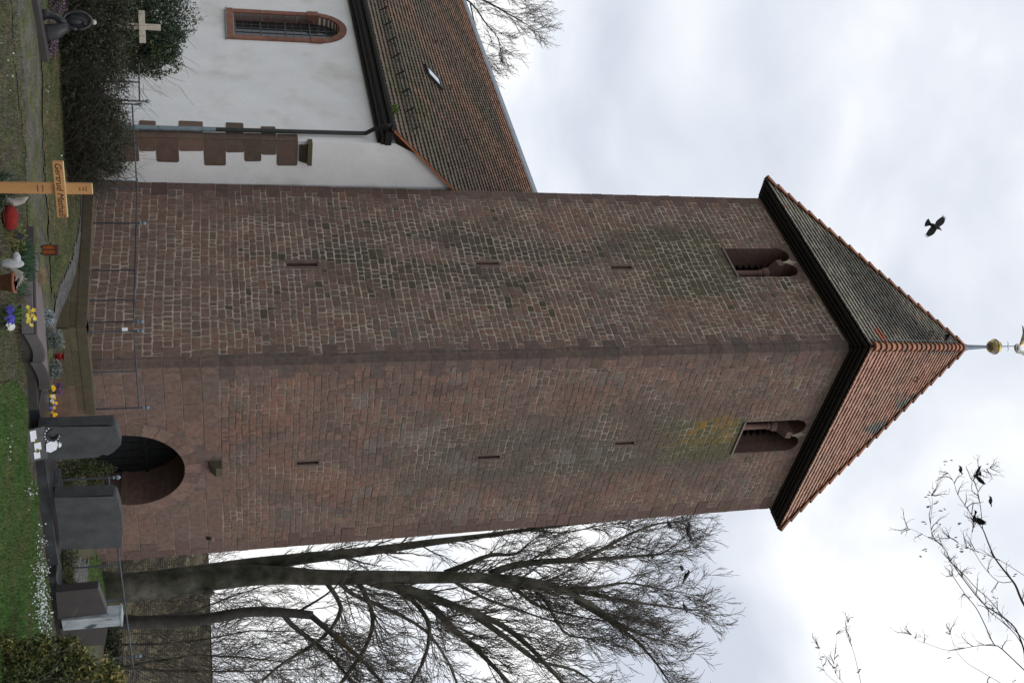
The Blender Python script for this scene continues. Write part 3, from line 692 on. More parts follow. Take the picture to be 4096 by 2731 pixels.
e0 = N_(EA, 6.93, rz(EA)); e1 = N_(EA, NE, rz(EA)); r0 = N_(RID, 6.93, rz(RID)); r1 = N_(RID, NE, rz(RID))
m = MB(); LN = NE - 6.93
tiles(m, e1, e0, r0, r1, 40, .20, lambda x, h, k, i: col_nave(LN - x, h, k, i), .06, .055)
m.face([r0, r1, N_(11.8, NE, rz(EA)), N_(11.8, 6.93, rz(EA))], (.15, .1, .08))
nr = m.build('roof', 'roof_tile', nave)
m = MB(); m.box(N_(RID - .25, 6.93, rz(RID) - .20), dl * LN, dr * .25 + UZ * .26, UZ * .05); m.box(N_(RID, 6.93, rz(RID) + .06), dl * LN, dr * .25 - UZ * .26, UZ * .05); m.build('ridge_cap', 'ridge_metal', nr)
m = MB()
for i in range(13): m.box(N_(EA + i * .15, 6.915, rz(EA + i * .15) - .05), dr * .16 + UZ * .157, dl * .12, UZ * .07, jit((.38, .13, .06), .15))
m.build('verge_tiles', 'roof_tile', nr)
m = MB()
m.box(N_(-1.74, NB - .06, 7.33), dl * (NE - NB), dr * .32, UZ * .10); m.box(N_(-1.84, NB - .1, 7.435), dl * (NE - NB), dr * .42, UZ * .18); m.box(N_(-1.80, NB, 7.40), dl * (NE - NB), dr * .03, UZ * .3)
m.box(N_(-1.56, NB + .02, 7.25), dl * (NE - NB), dr * .14, UZ * .08)
m.build('eave_board', 'dark_wood', nave)
m = MB(); 
for (t0, t1) in ((math.pi, 2 * math.pi),):
    n = 8; gz = rz(EA) + .0
    ring = [(EA - .07 + .085 * math.cos(t0 + (t1 - t0) * i / n), gz - .03 + .085 * math.sin(t0 + (t1 - t0) * i / n)) for i in range(n + 1)]
    for i in range(n): m.face([N_(ring[i][0], NB - .15, ring[i][1]), N_(ring[i + 1][0], NB - .15, ring[i + 1][1]), N_(ring[i + 1][0], NE, ring[i + 1][1]), N_(ring[i][0], NE, ring[i][1])])
    m.tube([N_(EA - .155, NB - .15, gz - .03), N_(EA - .155, NE, gz - .03)], .012, 6)
    m.face([N_(a, NB - .15, b) for a, b in ring])
m.build('gutter', 'green_metal', nave)
pw = NB + .32
dp = empty('downpipe', N_(NA, pw, 0), None, None); dp.parent = nave; dp.location = N_(NA - .09, pw, 0) - nave.location
m = MB(); m.tube([N_(NA - .1, pw, .0), N_(NA - .1, pw, 2.95)], .065, 12)
for zz in (.9, 2.6): m.tube([N_(NA - .1, pw, zz), N_(NA - .1, pw, zz + .04)], .075, 12)
m.build('lower_pipe', 'zinc', dp, False)
m = MB(); m.tube([N_(NA - .1, pw, 2.9), N_(NA - .1, pw, 6.75), N_(NA - .12, pw - .02, 6.95), N_(NA - .32, pw - .12, 7.15), N_(NA - .42, pw - .2, 7.3), N_(EA - .07, pw - .3, 7.5), N_(EA - .07, pw - .3, 7.68)], .06, 12); m.build('upper_pipe', 'green_metal', dp, False)
# snow guards, skylight, hooks
for i in range(12):
    b0 = NB + .75 + i * 1.05; m = MB(); a0 = -1.35; base = N_(a0, b0, rz(a0) + .03); nv = (UZ - dr * RS).normalized(); uvv = (dr + UZ * RS).normalized(); tilt = (nv * .9 + uvv * .15).normalized()
    for j in range(4): m.tube([base + tilt * (.03 + j * .075), base + tilt * (.03 + j * .075) + dl * 1.0], .009, 4)
    for j in range(11): m.tube([base + dl * j * .1 + tilt * .03, base + dl * j * .1 + tilt * .255], .007, 4)
    m.tube([base - tilt * .02, base + tilt * .3], .02, 4); m.tube([base + dl * 1.0, base + dl * 1.0 + tilt * .3], .02, 4); m.tube([base + tilt * .25, base + uvv * .25], .012, 4)
    m.build('snow_guard', 'green_metal', nr)
p1 = at(1700, 290, 36.4)
sk = MB(); ska, skb = [], []
ca = V((-9.39, 36.7, 9.74)); cbv = V((-8.96, 36.21, 9.73)); ccv = V((-8.76, 36.88, 10.32)); cdv = V((-9.16, 37.32, 10.33))
a_, b_ = ab(ca); a2_, b2_ = ab(cbv); a3_, b3_ = ab(ccv)
A0, B0, B1, A1 = a_, min(b_, b2_), max(b_, b2_), a3_
def RP(a, b, h=0.0): return N_(a, b, rz(a)) + (UZ - dr * RS).normalized() * h
sky_l = empty('skylight', (0, 0, 0), None, None); sky_l.parent = nr
m = MB(); f = .06
for (x0, y0, x1, y1) in ((A0, B0, A0 + f, B1), (A1 - f, B0, A1, B1), (A0 + f, B0, A1 - f, B0 + f), (A0 + f, B1 - f, A1 - f, B1)):
    m.box(RP(x0, y0, .02), RP(x1, y0) - RP(x0, y0), dl * (y1 - y0), (UZ - dr * RS).normalized() * .12)
m.build('frame', 'green_metal', sky_l)
m = MB(); m.box(RP(A0 + f, B0 + f, .06), RP(A1 - f, B0) - RP(A0 + f, B0), dl * (B1 - B0 - 2 * f), (UZ - dr * RS).normalized() * .06); m.build('pane', 'sky_glass', sky_l)
for (x, y) in ((1735, 175), (1790, 355), (1855, 570), (1705, 65), (1680, 5)):
    d = ray(x, y); nvec = (UZ - dr * RS); p0 = N_(EA, 8, rz(EA)); t = (p0 - CAMP).dot(nvec) / d.dot(nvec); b = CAMP + d * t
    nv = nvec.normalized(); hk = MB(); hk.tube([b - dl * .1 + nv * .02, b - dl * .09 + nv * .12, b + nv * .17, b + dl * .09 + nv * .12, b + dl * .1 + nv * .02], .016, 5); hk.build('roof_hook', 'green_metal', nr)

# ------------------------------------------------------------------ walls and railings round the tower
def lerp2(a, b, t): return V(a).lerp(V(b), t)
def stonewall(name, pts, ztop, label, cat, courses_, curb=True, group=None):
    o = empty(name, V(pts[0]), label, cat, group); m = MB(); k = MB()
    for i in range(len(pts) - 1):
        p, q = V(pts[i]), V(pts[i + 1]); d = (q - p).normalized(); nr = V((d.y, -d.x, 0)); L_ = (q - p).length
        for ci, (z0, z1, out_) in enumerate(courses_):
            s = -.02
            while s < L_:
                w = min(rnd.uniform(.45, .9), L_ - s + .02)
                c = jit(mixc((.17, .10, .075), (.085, .075, .045), sstep(1.2, -.8, (p + d * s).x - .3 * ci) * .9), .15)
                m.box(p + d * (s + .004) + nr * out_ + UZ * z0, d * (w - .008), -nr * .4, UZ * (z1 - z0 - .006), c); s += w
        if curb:
            s = -.03
            while s < L_:
                w = min(rnd.uniform(1.0, 1.5), L_ - s + .03)
                k.box(p + d * (s + .002) + nr * .03 + UZ * (ztop - .19), d * (w - .004), -nr * .34, UZ * .19, jit((.085, .07, .045), .08)); s += w
    m.build('masonry', 'red_stone', o)
    if curb: k.build('coping', 'red_stone', o)
    return o
WZ = .40
WP = [(-4.3, 25.55, 0), (-3.5, 25.12, 0), (-1.6, 23.98, 0), (-.46, 23.26, 0), (1.30, 24.48, 0)]
stonewall('retaining_wall', WP, WZ, 'low stepped sandstone wall with mossy coping in front of the tower corner', 'retaining wall', [(-.6, -.20, .17), (-.20, -.07, .12), (-.07, .07, .07), (.07, .21, .02)])
def railing(name, pts, zb, zt_, label, posts, knobs, group='metal railings round the church tower'):
    o = empty(name, V(pts[0]) + UZ * zb, label, 'railing', group)
    m = MB(); m.tube([V(p) + UZ * zt_ for p in pts], .016, 8); m.build('handrail', 'railing_metal', o)
    for i, (f, seg) in enumerate(posts):
        p = V(pts[seg]).lerp(V(pts[seg + 1]), f); kn = i in knobs; m = MB()
        m.tube([p + UZ * (zb - .02), p + UZ * (zt_ + (.07 if kn else 0))], .016, 8)
        po = m.build('post', 'railing_metal', o)
        if kn:
            m = MB(); m.lathe(p + UZ * (zt_ + .06), [(.012, 0), (.03, .01), (.03, .035), (.014, .045), (.03, .06), (.043, .09), (.035, .125), (.01, .15)], 10); m.build('knob', 'pole_metal', po, True)
    return o
off = V((.03, .17, 0))
RP0 = [V(p) + off for p in WP]
q1 = RP0[3].lerp(RP0[2], .12)
railing('metal_railing', [(-3.75, 25.45, 0), RP0[2], q1 - UZ * 0], WZ, 1.27, 'long railing on the mossy coping below the left tower face', [(.10, 0), (.48, 0), (.96, 0), (.55, 1), (1.0, 1)], {1, 4})
railing('metal_railing', [RP0[3] + V((.02, .02, 0)), RP0[4] - V((.1, .07, 0))], WZ, 1.27, 'short railing right of the tower corner above the sandstone steps', [(.02, 0), (.52, 0), (1.0, 0)], {0, 2})
SP = [V((2.25, 20.95, 0)), V((4.2, 22.8, 0)), V((7.2, 25.6, 0))]
railing('metal_railing', SP, .05, .97, 'railing running behind the slate headstone towards the bare trees', [(.02, 0), (1.0, 0), (.28, 1), (.80, 1)], {0, 3})
sg = MB(); sp_ = RP0[3] + V((.02, .02, 1.05)); sg.box(sp_ + V((-.04, -.035, 0)), (.07, 0, 0), (0, .01, 0), (0, 0, .11))
tag(sg.build('padlock_tag', 'white_paint'), 'small pale tag tied to the knobbed railing post at the tower corner', 'tag')
stonewall('stair_wall', [(2.6, 21.35, 0), (4.2, 22.86, 0), (7.3, 25.75, 0)], .05, 'low mossy stone coping under the railing behind the headstones', 'low wall', [(-.5, -.12, 0)])
# railing by the nave
for (a, b, x0, x1, lab, kn) in (((560, 255), (553, 405), 24.5, 24.5, 'railing with ball knob in front of the white nave wall, upper left piece', 1), ((543, 418), (533, 735), 24.6, 25.4, 'thin railing in front of the quoins beside the downpipe', 0)):
    pa, pb = at(*a, x0), at(*b, x1); zt_ = (pa.z + pb.z) / 2; pa.z = pb.z = 0
    railing('metal_railing', [pa, pb], zt_ - .95, zt_, lab, [(.5, 0), (1.0, 0)] if kn else [(.0, 0), (.97, 0)], {1} if kn else {0})
# far cemetery wall and old barn roof behind the trees
m = MB(); pa, pb = V((8.0, 30.5, 0)), V((13.5, 29.0, 0)); d = (pb - pa).normalized()
m.box(pa + UZ * -1.2, (pb - pa), V((.1, .35, 0)), UZ * 1.0, (.10, .085, .07)); m.box(pa + UZ * -.2 + V((0, -.03, 0)), (pb - pa), V((.1, .42, 0)), UZ * .08, (.14, .14, .06))
tag(m.build('cemetery_wall', 'red_stone'), 'low weathered wall with yellow green coping below the barn roof', 'wall')
barn = empty('old_barn', (12, 50, -4), 'old barn with long mossy brown roof behind the bare trees', 'barn')
def col_barn(x, h, k, i):
    c = mixc((.125, .112, .07), (.16, .14, .09), .5 + 1.2 * fbm(x * .4, h * .4, 2)); c = mixc(c, (.07, .06, .045), sstep(0, .4, fbm(x * .9 + h, h * .3, 5)))
    return tuple(v * (.85 + .3 * tilerand(k, i, 6)) for v in c)
m = MB(); A_ = V((6.6, 44.0, -1.75)); B_ = V((30, 44.0, -1.75)); C_ = V((30, 50, 2.45)); D_ = V((6.6, 50, 2.2))
tiles(m, A_, B_, C_, D_, 60, .26, col_barn, .02, .03); m.face([D_, C_, V((30, 56, -1.75)), V((6.6, 56, -1.75))], (.09, .08, .05)); m.build('roof', 'old_barn_tile', barn)
m = MB(); m.box((6.8, 44.4, -6), (20, 0, 0), (0, 11.2, 0), (0, 0, 4.4)); m.face([(6.8, 44.4, -1.6), (6.8, 50, 2.1), (6.8, 55.6, -1.6)]); m.build('wall', 'mortar_worn', barn)
m = MB(); m.box((6.5, 43.9, -1.86), (.12, 0, 0), (0, 6.1, 4.03), (0, 0, .16)); m.build('verge_board', 'zinc', barn)
# ------------------------------------------------------------------ trees
def branch(mb, p, d, r, L_, depth, par):
    """recursive bare branch"""
    n = par.get('seg', 5); pts = [V(p)]; rad = [r]; d = V(d).normalized(); cur = V(p); kids = []
    rend = r * par.get('taper', .35)
    for i in range(n):
        w = par['wob']; d = (d + V((rnd.gauss(0, w), rnd.gauss(0, w), rnd.gauss(0, w))) + V((0, 0, par['grav']))).normalized()
        cur = cur + d * (L_ / n); pts.append(cur.copy()); t = (i + 1) / n; rr = max(r + (rend - r) * t, par['rmin']); rad.append(rr)
        if depth > 0 and t > .15: kids.append((cur.copy(), d.copy(), rr, t))
    mb.tube(pts, rad, 3 if r < .02 else (4 if r < .05 else 7), cap=False)
    if depth > 0:
        for (q, dd, rr, t) in kids:
            for _ in range(par['kids'][par['maxd'] - depth] if rnd.random() < .8 else 1):
                ax = dd.orthogonal().normalized(); ax = Matrix.Rotation(rnd.uniform(0, 6.283), 3, dd) @ ax
                a = rnd.uniform(*par['ang']); nd = (dd * math.cos(a) + ax * math.sin(a)); nd.z += par.get('upb', 0)
                branch(mb, q, nd, max(rr * par['rk'], par['rmin']), L_ * rnd.uniform(*par['lk']) * (1.05 - .35 * t), depth - 1, par)
def smooth_px(px, D, dj, r0, r1, sub=3, seed=0):
    P = [at(x, y, D + dj * (i / max(1, len(px) - 1))) for i, (x, y) in enumerate(px)]
    out_ = []
    for i in range(len(P) - 1):
        a = P[max(i - 1, 0)]; b = P[i]; c = P[i + 1]; d = P[min(i + 2, len(P) - 1)]
        for k in range(sub):
            t = k / sub; out_.append(.5 * ((2 * b) + (c - a) * t + (2 * a - 5 * b + 4 * c - d) * t * t + (-a + 3 * b - 3 * c + d) * t ** 3))
    out_.append(P[-1]); n = len(out_)
    return out_, [r1 + (r0 - r1) * (1 - i / (n - 1)) ** 1.25 for i in range(n)]
def limb(mbt, mbtw, px, D, dj, r0, r1, par, every=1, start=.15, depth=2, L0=2.0, sides=8, dens=1.0):
    pts, rad = smooth_px(px, D, dj, r0, r1); mbt.tube(pts, rad, sides)
    n = len(pts)
    for i in range(1, n):
        t = i / (n - 1)
        if t < start: continue
        cnt = dens if t < .99 else dens + 2
        k = int(cnt) + (1 if rnd.random() < cnt - int(cnt) else 0)
        for _ in range(k):
            d = (pts[i] - pts[i - 1]).normalized(); ax = Matrix.Rotation(rnd.uniform(0, 6.283), 3, d) @ d.orthogonal().normalized()
            a = rnd.uniform(.25, .95); nd = d * math.cos(a) + ax * math.sin(a); nd.z += .25
            branch(mbtw, pts[i], nd, min(max(rad[i] * .28, .012), .05), L0 * rnd.uniform(.5, 1.15) * (1 - .3 * t), depth, par)
PA = dict(seg=6, wob=.12, grav=.05, rmin=.0075, kids=[1, 1, 1], maxd=2, ang=(.3, .8), rk=.6, lk=(.4, .75), upb=.08)
big = empty('bare_tree', at(440, 2350, 38) * 1.0, 'huge bare tree with forked dark trunk right of the tower', 'tree', 'bare trees round the church')
tr, tw_ = MB(), MB()
D0 = 38
limb(tr, tw_, [(200, 2345), (420, 2350), (560, 2345), (800, 2318), (1000, 2300), (1130, 2300), (1230, 2304)], D0, 0, .60, .27, PA, start=2, sides=14)
limb(tr, tw_, [(560, 2325), (800, 2290), (1000, 2258), (1250, 2228), (1500, 2200), (1750, 2165), (1950, 2140), (2200, 2105), (2450, 2080)], D0, 1.5, .32, .04, PA, start=.25, sides=10, dens=1.2)
limb(tr, tw_, [(1100, 2300), (1300, 2308), (1560, 2308), (1800, 2308), (1980, 2312), (2120, 2325), (2250, 2360), (2370, 2420), (2470, 2490), (2570, 2540), (2640, 2560)], D0, -1.5, .30, .03, PA, start=.3, sides=10, dens=1.3)
limb(tr, tw_, [(1960, 2295), (2050, 2262), (2200, 2243), (2330, 2238), (2450, 2232), (2560, 2222), (2640, 2215), (2700, 2180)], D0 - .3, 1, .15, .025, PA, start=.1, dens=1.6)
limb(tr, tw_, [(1780, 2292), (1870, 2255), (1960, 2220), (2060, 2215), (2110, 2175)], D0, .5, .13, .03, PA, start=.1, dens=1.3)
limb(tr, tw_, [(2330, 2238), (2420, 2190), (2530, 2130), (2640, 2092), (2700, 2088)], D0, 1, .10, .02, PA, start=.1, dens=1.8)
limb(tr, tw_, [(1455, 2309), (1520, 2335), (1640, 2358), (1760, 2400), (1880, 2445), (1990, 2490), (2090, 2560), (2180, 2650), (2260, 2740)], D0, -2.5, .19, .06, PA, start=.15, dens=1.3)
limb(tr, tw_, [(1930, 2312), (1990, 2330), (2100, 2345), (2200, 2350), (2330, 2370), (2440, 2390), (2560, 2410), (2700, 2430), (2800, 2440)], D0, 1.5, .15, .025, PA, start=.1, dens=1.8)
limb(tr, tw_, [(1640, 2358), (1740, 2440), (1830, 2530), (1900, 2590), (1990, 2680), (2050, 2745)], D0, -1, .15, .06, PA, start=.1, dens=1.4)
limb(tr, tw_, [(1530, 2338), (1570, 2352), (1650, 2400), (1710, 2480), (1715, 2560), (1690, 2650), (1640, 2740)], D0, -2, .11, .05, PA, start=.15, dens=1.4)
limb(tr, tw_, [(1405, 2309), (1440, 2340), (1480, 2420), (1490, 2500), (1460, 2590), (1400, 2680), (1350, 2750)], D0, -2, .10, .06, PA, start=.15, dens=1.3)
limb(tr, tw_, [(1280, 2308), (1310, 2335), (1350, 2395), (1360, 2450), (1300, 2540), (1200, 2610), (1120, 2660), (1050, 2720)], D0, -1.5, .10, .04, PA, start=.15, dens=1.3)
limb(tr, tw_, [(2070, 2322), (2110, 2340), (2180, 2400), (2250, 2520), (2330, 2550), (2420, 2545)], D0, -1, .09, .02, PA, start=.1, dens=1.6)
limb(tr, tw_, [(2300, 2400), (2420, 2470), (2520, 2540), (2600, 2620), (2660, 2700), (2700, 2760)], D0, -1, .10, .02, PA, start=.1, dens=1.8)
limb(tr, tw_, [(1900, 2460), (2040, 2560), (2150, 2640), (2300, 2680), (2400, 2750)], D0, 0, .12, .03, PA, start=.1, dens=1.6)
limb(tr, tw_, [(2250, 2360), (2380, 2350), (2500, 2330), (2620, 2350), (2740, 2370)], D0, 1, .08, .02, PA, start=.1, dens=1.8)
limb(tr, tw_, [(1335, 2308), (1370, 2340), (1420, 2380), (1560, 2440), (1700, 2520), (1790, 2640), (1830, 2740)], D0, 1.5, .10, .04, PA, start=.1, dens=1.3)
limb(tr, tw_, [(1800, 2310), (1850, 2345), (1960, 2400), (2080, 2440), (2200, 2480), (2300, 2500)], D0, 1, .08, .02, PA, start=.1, dens=1.5)
limb(tr, tw_, [(2000, 2314), (2060, 2350), (2150, 2420), (2290, 2460), (2420, 2480), (2540, 2470)], D0, .5, .08, .02, PA, start=.1, dens=1.5)
limb(tr, tw_, [(1900, 2150), (2100, 2120), (2250, 2130), (2400, 2100)], D0 + 1, 1, .06, .02, PA, start=.1, dens=1.4)
tr.build('trunk', 'bark', big, True); tw_.build('twigs', 'twig', big)
kb = MB(); kc = at(835, 2372, 37.55); kb.blob(kc, (.10, .16, .2), 10, 6, jit=.3); kb.build('knot', 'twig', big)
sl_t = empty('slim_tree', at(440, 2480, 36), 'slim bare tree with yellow lichen on its trunk behind the marble headstone', 'tree', 'bare trees round the church')
tr, tw_ = MB(), MB()
limb(tr, tw_, [(200, 2490), (450, 2490), (640, 2485), (800, 2478), (950, 2452), (1050, 2445), (1180, 2452), (1250, 2460)], 36, 0, .23, .14, PA, start=2, sides=9)
limb(tr, tw_, [(1240, 2458), (1290, 2500), (1380, 2580), (1450, 2640), (1540, 2740)], 36, -1, .11, .05, PA, start=.1, dens=1.5)
limb(tr, tw_, [(1130, 2450), (1170, 2500), (1260, 2570), (1330, 2630), (1420, 2740)], 36, 1, .10, .05, PA, start=.1, dens=1.5)
limb(tr, tw_, [(1180, 2452), (1300, 2380), (1380, 2310)], 36, 1, .05, .02, PA, start=.1, dens=1)
tr.build('trunk', 'bark_grey', sl_t, True); tw_.build('twigs', 'twig', sl_t)
# thicket of fine trees behind, right edge
PB = dict(seg=5, wob=.13, grav=.06, rmin=.007, kids=[2, 1], maxd=2, ang=(.3, .8), rk=.6, lk=(.4, .7), upb=.1)
def bg_tree(x, y, D, h, r, label, n=13, group='bare trees round the church', PBk=PB, Lb=3.2):
    base = at(x, y, D); zg = hz(base.x, base.y); base.z = zg; o = empty('bare_tree', base, label, 'tree', group); tr, tw_ = MB(), MB(); pts = []; rad = []
    for i in range(9): t = i / 8; pts.append(base + V((1.6 * t * noise.noise(V((x + y * .37, t * 2.5, 1))) + .5 * t * math.sin(y), .8 * noise.noise(V((y, t * 3, 2))), h * t))); rad.append(r * (1 - .85 * t))
    tr.tube(pts, rad, 8)
    for i in range(n):
        t = .34 + .64 * i / n; k = t * 8; j = int(k); p = pts[j].lerp(pts[min(j + 1, 8)], k - j); a = i * 2.4 + rnd.random()
        nd = V((math.cos(a), math.sin(a), .85)); branch(tw_, p, nd, max(r * .3 * (1 - t), .013), Lb * (1.2 - t) * 1.15, 2, PBk)
    tr.build('trunk', 'bark', o, True); tw_.build('twigs', 'twig', o); return o
bg_tree(600, 2640, 41, 13.5, .08, 'first bare tree of the thicket in front of the barn roof, at the frame edge', 26)
bg_tree(600, 2570, 42, 13, .075, 'bare tree of the thicket between slim tree and frame edge', 24)
bg_tree(600, 2450, 43, 12, .07, 'thin bare tree directly behind the slim lichened tree', 22)
bg_tree(600, 2290, 41, 11, .07, 'small bare tree between the tower edge and the huge trunk', 16)
bg_tree(600, 2720, 40, 12.5, .08, 'bare tree cut by the frame edge right of the marble headstone', 24)
# tree beyond the nave roof
nt_ = empty('bare_tree', at(1500, 0, 52), 'bare crown rising beyond the nave roof ridge', 'tree', 'bare trees round the church')
nt_.location.z = 0
tr, tw_ = MB(), MB(); PN = dict(PA); PN['rmin'] = .007; PN['kids'] = [1, 1, 1]
tr.tube([V((nt_.location.x, 52, 0)), at(1750, -70, 52)], [.3, .12], 9)
limb(tr, tw_, [(1750, -70), (1850, -40), (1960, 15), (2040, 60), (2100, 95), (2140, 120)], 52, 0, .08, .015, PN, start=.2, dens=1.3, L0=2.0)
limb(tr, tw_, [(1750, -70), (1880, 10), (1940, 90), (1990, 150), (2000, 190)], 52, 1, .06, .015, PN, start=.2, dens=1.2, L0=1.7)
limb(tr, tw_, [(1750, -70), (1900, -60), (2050, -30), (2110, 10)], 52, 1, .05, .015, PN, start=.3, dens=1.2, L0=1.9)
limb(tr, tw_, [(1880, 10), (1900, 100), (1930, 190), (1940, 220)], 52, 1, .04, .012, PN, start=.2, dens=1.2, L0=2.0)
tr.build('trunk', 'bark', nt_, True); tw_.build('twigs', 'twig', nt_)
# near tree with hanging seeds at the upper right of the place
nr_ = empty('seed_tree', V((10.2, 19.2, 0)), 'sparse bare tree with dangling seed pods and perched crows', 'tree', 'bare trees round the church')
tr, tw_ = MB(), MB(); PC = dict(seg=4, wob=.22, grav=.03, rmin=.003, kids=[1, 1], maxd=1, ang=(.5, 1.1), rk=.5, lk=(.4, .7), upb=.15)
tr.tube([V((10.2, 19.2, -.1)), V((10.1, 19.1, .6)), V((10.05, 19.1, 4)), V((9.9, 19, 8)), V((9.95, 19, 12)), V((9.75, 18.9, 16)), V((9.8, 18.9, 20)), V((9.7, 18.9, 23))], [.34, .24, .21, .18, .14, .10, .06, .02], 10)
ND = at(4270, 2830, 18)
def arc(a, b, lift, r0, r1, n=8):
    a, b = V(a), V(b); tr.tube([a.lerp(b, i / n) + UZ * lift * math.sin(math.pi * i / n) for i in range(n + 1)], [r0 + (r1 - r0) * i / n for i in range(n + 1)], 7)
arc((9.93, 19, 13.2), ND, .9, .09, .045)
for (x, y) in ((4200, 2700), (4140, 2720), (4110, 2620), (4100, 2650), (4020, 2740)): arc(ND, at(x, y, 18), .08, .03, .016, 4)
PD = dict(seg=6, wob=.13, grav=.06, rmin=.004, kids=[2, 1], maxd=2, ang=(.35, .9), rk=.6, lk=(.35, .6), upb=.1)
for i in range(16):
    z_ = 8 + i * .95; a_ = -1.2 + (i * 1.1) % 2.9; branch(tr, V((9.95, 19, z_)), V((math.cos(a_), math.sin(a_) * .9, .8)), .05 - .0018 * i, 3.4 - .1 * i, 2, PD)
SD = 18
def nl(px, r0, r1, dj=0, dens=.45, L0=.5): limb(tr, tw_, px, SD, dj, r0 * .55, r1 * .5, PC, start=.1, depth=1, L0=L0 * .9, sides=6, dens=dens * .7)
nl([(4200, 2700), (4150, 2520), (4087, 2400), (4061, 2338), (4027, 2294), (3980, 2231), (3954, 2173), (3931, 2115), (3904, 2084)], .05, .018)
nl([(3904, 2084), (3873, 2039), (3831, 1977), (3817, 1932), (3793, 1892)], .016, .006, dens=.8)
nl([(3931, 2115), (3920, 2012), (3904, 1940), (3895, 1914), (3920, 1890), (3960, 1870)], .013, .005, .5, dens=.7)
nl([(4100, 2650), (4095, 2595), (4060, 2510), (4000, 2460), (3930, 2410), (3850, 2310), (3801, 2241)], .035, .016, -.6)
nl([(3801, 2241), (3780, 2195), (3745, 2160), (3731, 2158), (3667, 2124), (3630, 2112)], .013, .005, -.6)
nl([(3731, 2158), (3722, 2093), (3730, 2012), (3725, 1980)], .010, .004, -.6)
nl([(3795, 2240), (3850, 2290), (3904, 2350), (3960, 2400), (4040, 2500), (4100, 2560)], .012, .016, .3)
nl([(4050, 2325), (3994, 2325), (3936, 2267), (3896, 2204), (3882, 2173), (3891, 2110)], .014, .005, .4)
nl([(4096, 2300), (4000, 2240), (3900, 2200), (3850, 2180), (3800, 2150)], .010, .005, .8)
nl([(4140, 2720), (4008, 2594), (3975, 2574), (3942, 2503), (3906, 2432), (3861, 2376), (3810, 2300)], .022, .012, -.3)
nl([(3975, 2574), (3891, 2584), (3795, 2600), (3713, 2574), (3670, 2560), (3645, 2537)], .012, .004, -.3, dens=.3)
nl([(4020, 2740), (3927, 2686), (3866, 2648), (3825, 2600), (3805, 2545), (3800, 2530)], .010, .004, .2, dens=.4)
nl([(4110, 2620), (4064, 2538), (3993, 2472), (3957, 2442), (3896, 2361), (3850, 2300)], .016, .01, .3)
nl([(3450, 2760), (3421, 2630), (3401, 2564), (3385, 2513), (3391, 2488)], .009, .003, .2, dens=.7, L0=.3)
nl([(3400, 2760), (3342, 2691), (3337, 2635), (3347, 2570), (3345, 2535)], .008, .003, 0, dens=.6, L0=.3)
nl([(3365, 2740), (3307, 2696), (3286, 2645), (3273, 2585)], .007, .003, 0, dens=.6, L0=.3)
arc((9.93, 19, 9.5), at(3330, 2900, 18), .3, .06, .02)
for (x, y) in ((3450, 2760), (3365, 2740), (3400, 2760)): arc(at(3330, 2900, 18), at(x, y, 18), .03, .012, .006, 4)
tr.build('trunk', 'bark_grey', nr_, True); tw_.build('twigs', 'twig', nr_)
m = MB()
for (x, y, n) in ((3790, 1852, 2), (3812, 1850, 1), (3950, 1846, 1), (3715, 1980, 3), (3750, 2005, 3), (3722, 2025, 3), (3765, 2045, 2), (3700, 2092, 3), (3762, 2095, 2), (3790, 2045, 1), (3840, 2100, 3), (3705, 2195, 3), (3690, 2235, 2), (3828, 2150, 2), (3832, 2180, 3), (3848, 2200, 4), (3870, 2190, 2), (3910, 2200, 2), (3936, 2222, 2), (4070, 2295, 3), (3880, 2295, 2), (3798, 2532, 3), (3802, 2620, 2), (3274, 2583, 3), (3293, 2630, 2), (3348, 2662, 3), (3445, 2678, 4), (3975, 2440, 5), (3990, 2400, 3), (4060, 2720, 3)):
    for _ in range(n):
        p = at(x + rnd.uniform(-9, 9), y + rnd.uniform(-9, 9), 18 + rnd.uniform(-.3, .3)); d = V((rnd.gauss(0, .35), rnd.gauss(0, .35), -1)).normalized(); l = rnd.uniform(.05, .09)
        m.tube([p, p + d * l * .5, p + d * l], [.003, .012, .003], 4)
m.build('seed_pods', 'twig', nr_)['kind'] = 'stuff'
# ------------------------------------------------------------------ crows
def wing(mb, root, tipd, back, L_, c=(1, 1, 1)):
    nu = V(tipd).cross(V(back)).normalized() * .012; P = []
    prof = [(0, 0, .12), (.25, -.03, .20), (.5, -.04, .21), (.72, -.01, .17), (.86, .03, .12)]
    top = [V(root) + V(tipd) * (L_ * a) + V(back) * b for a, b, w in prof]; bot = [V(root) + V(tipd) * (L_ * a) + V(back) * (b + w) for a, b, w in prof]
    mb.prism(top + bot[::-1], nu, c)
    for k in range(4):
        a = top[-1].lerp(bot[-1], .12 + .25 * k); e_ = a + V(tipd) * L_ * (.17 - .03 * abs(k - 1.2)) + V(back) * (.015 * k); s = V(back) * .012
        mb.prism([a - s, a + s, e_ + s * .4, e_ - s * .4], nu, c)
fly = empty('crow', at(3738, 905, 29), 'black crow gliding with fanned tail beside the tower roof', 'crow', 'black crows about the tower')
pc = at(3738, 905, 29); Cx, Cy = up, rt   # image axes as world directions for the attitude of this one bird
tipA = (up * .72 + rt * -.62 + fw * .15).normalized(); tipB = (up * -.62 + rt * .80 + fw * .1).normalized()
m = MB(); axb = (up * -.75 + rt * -.35).normalized(); tail = V(axb)
m.tube([pc - tail * .21, pc - tail * .15, pc - tail * .05, pc + tail * .08, pc + tail * .16], [.012, .045, .07, .06, .03], 10)
m.tube([pc - tail * .19 + rt * .01, pc - tail * .25 + rt * .035], [.022, .004], 6)
m.build('body', 'crow', fly, True)
for tp in (tipA, tipB):
    w_ = MB(); bk = tail - tp * tail.dot(tp); wing(w_, pc - tail * .10, tp, bk.normalized(), .42); w_.build('wing', 'crow', fly)
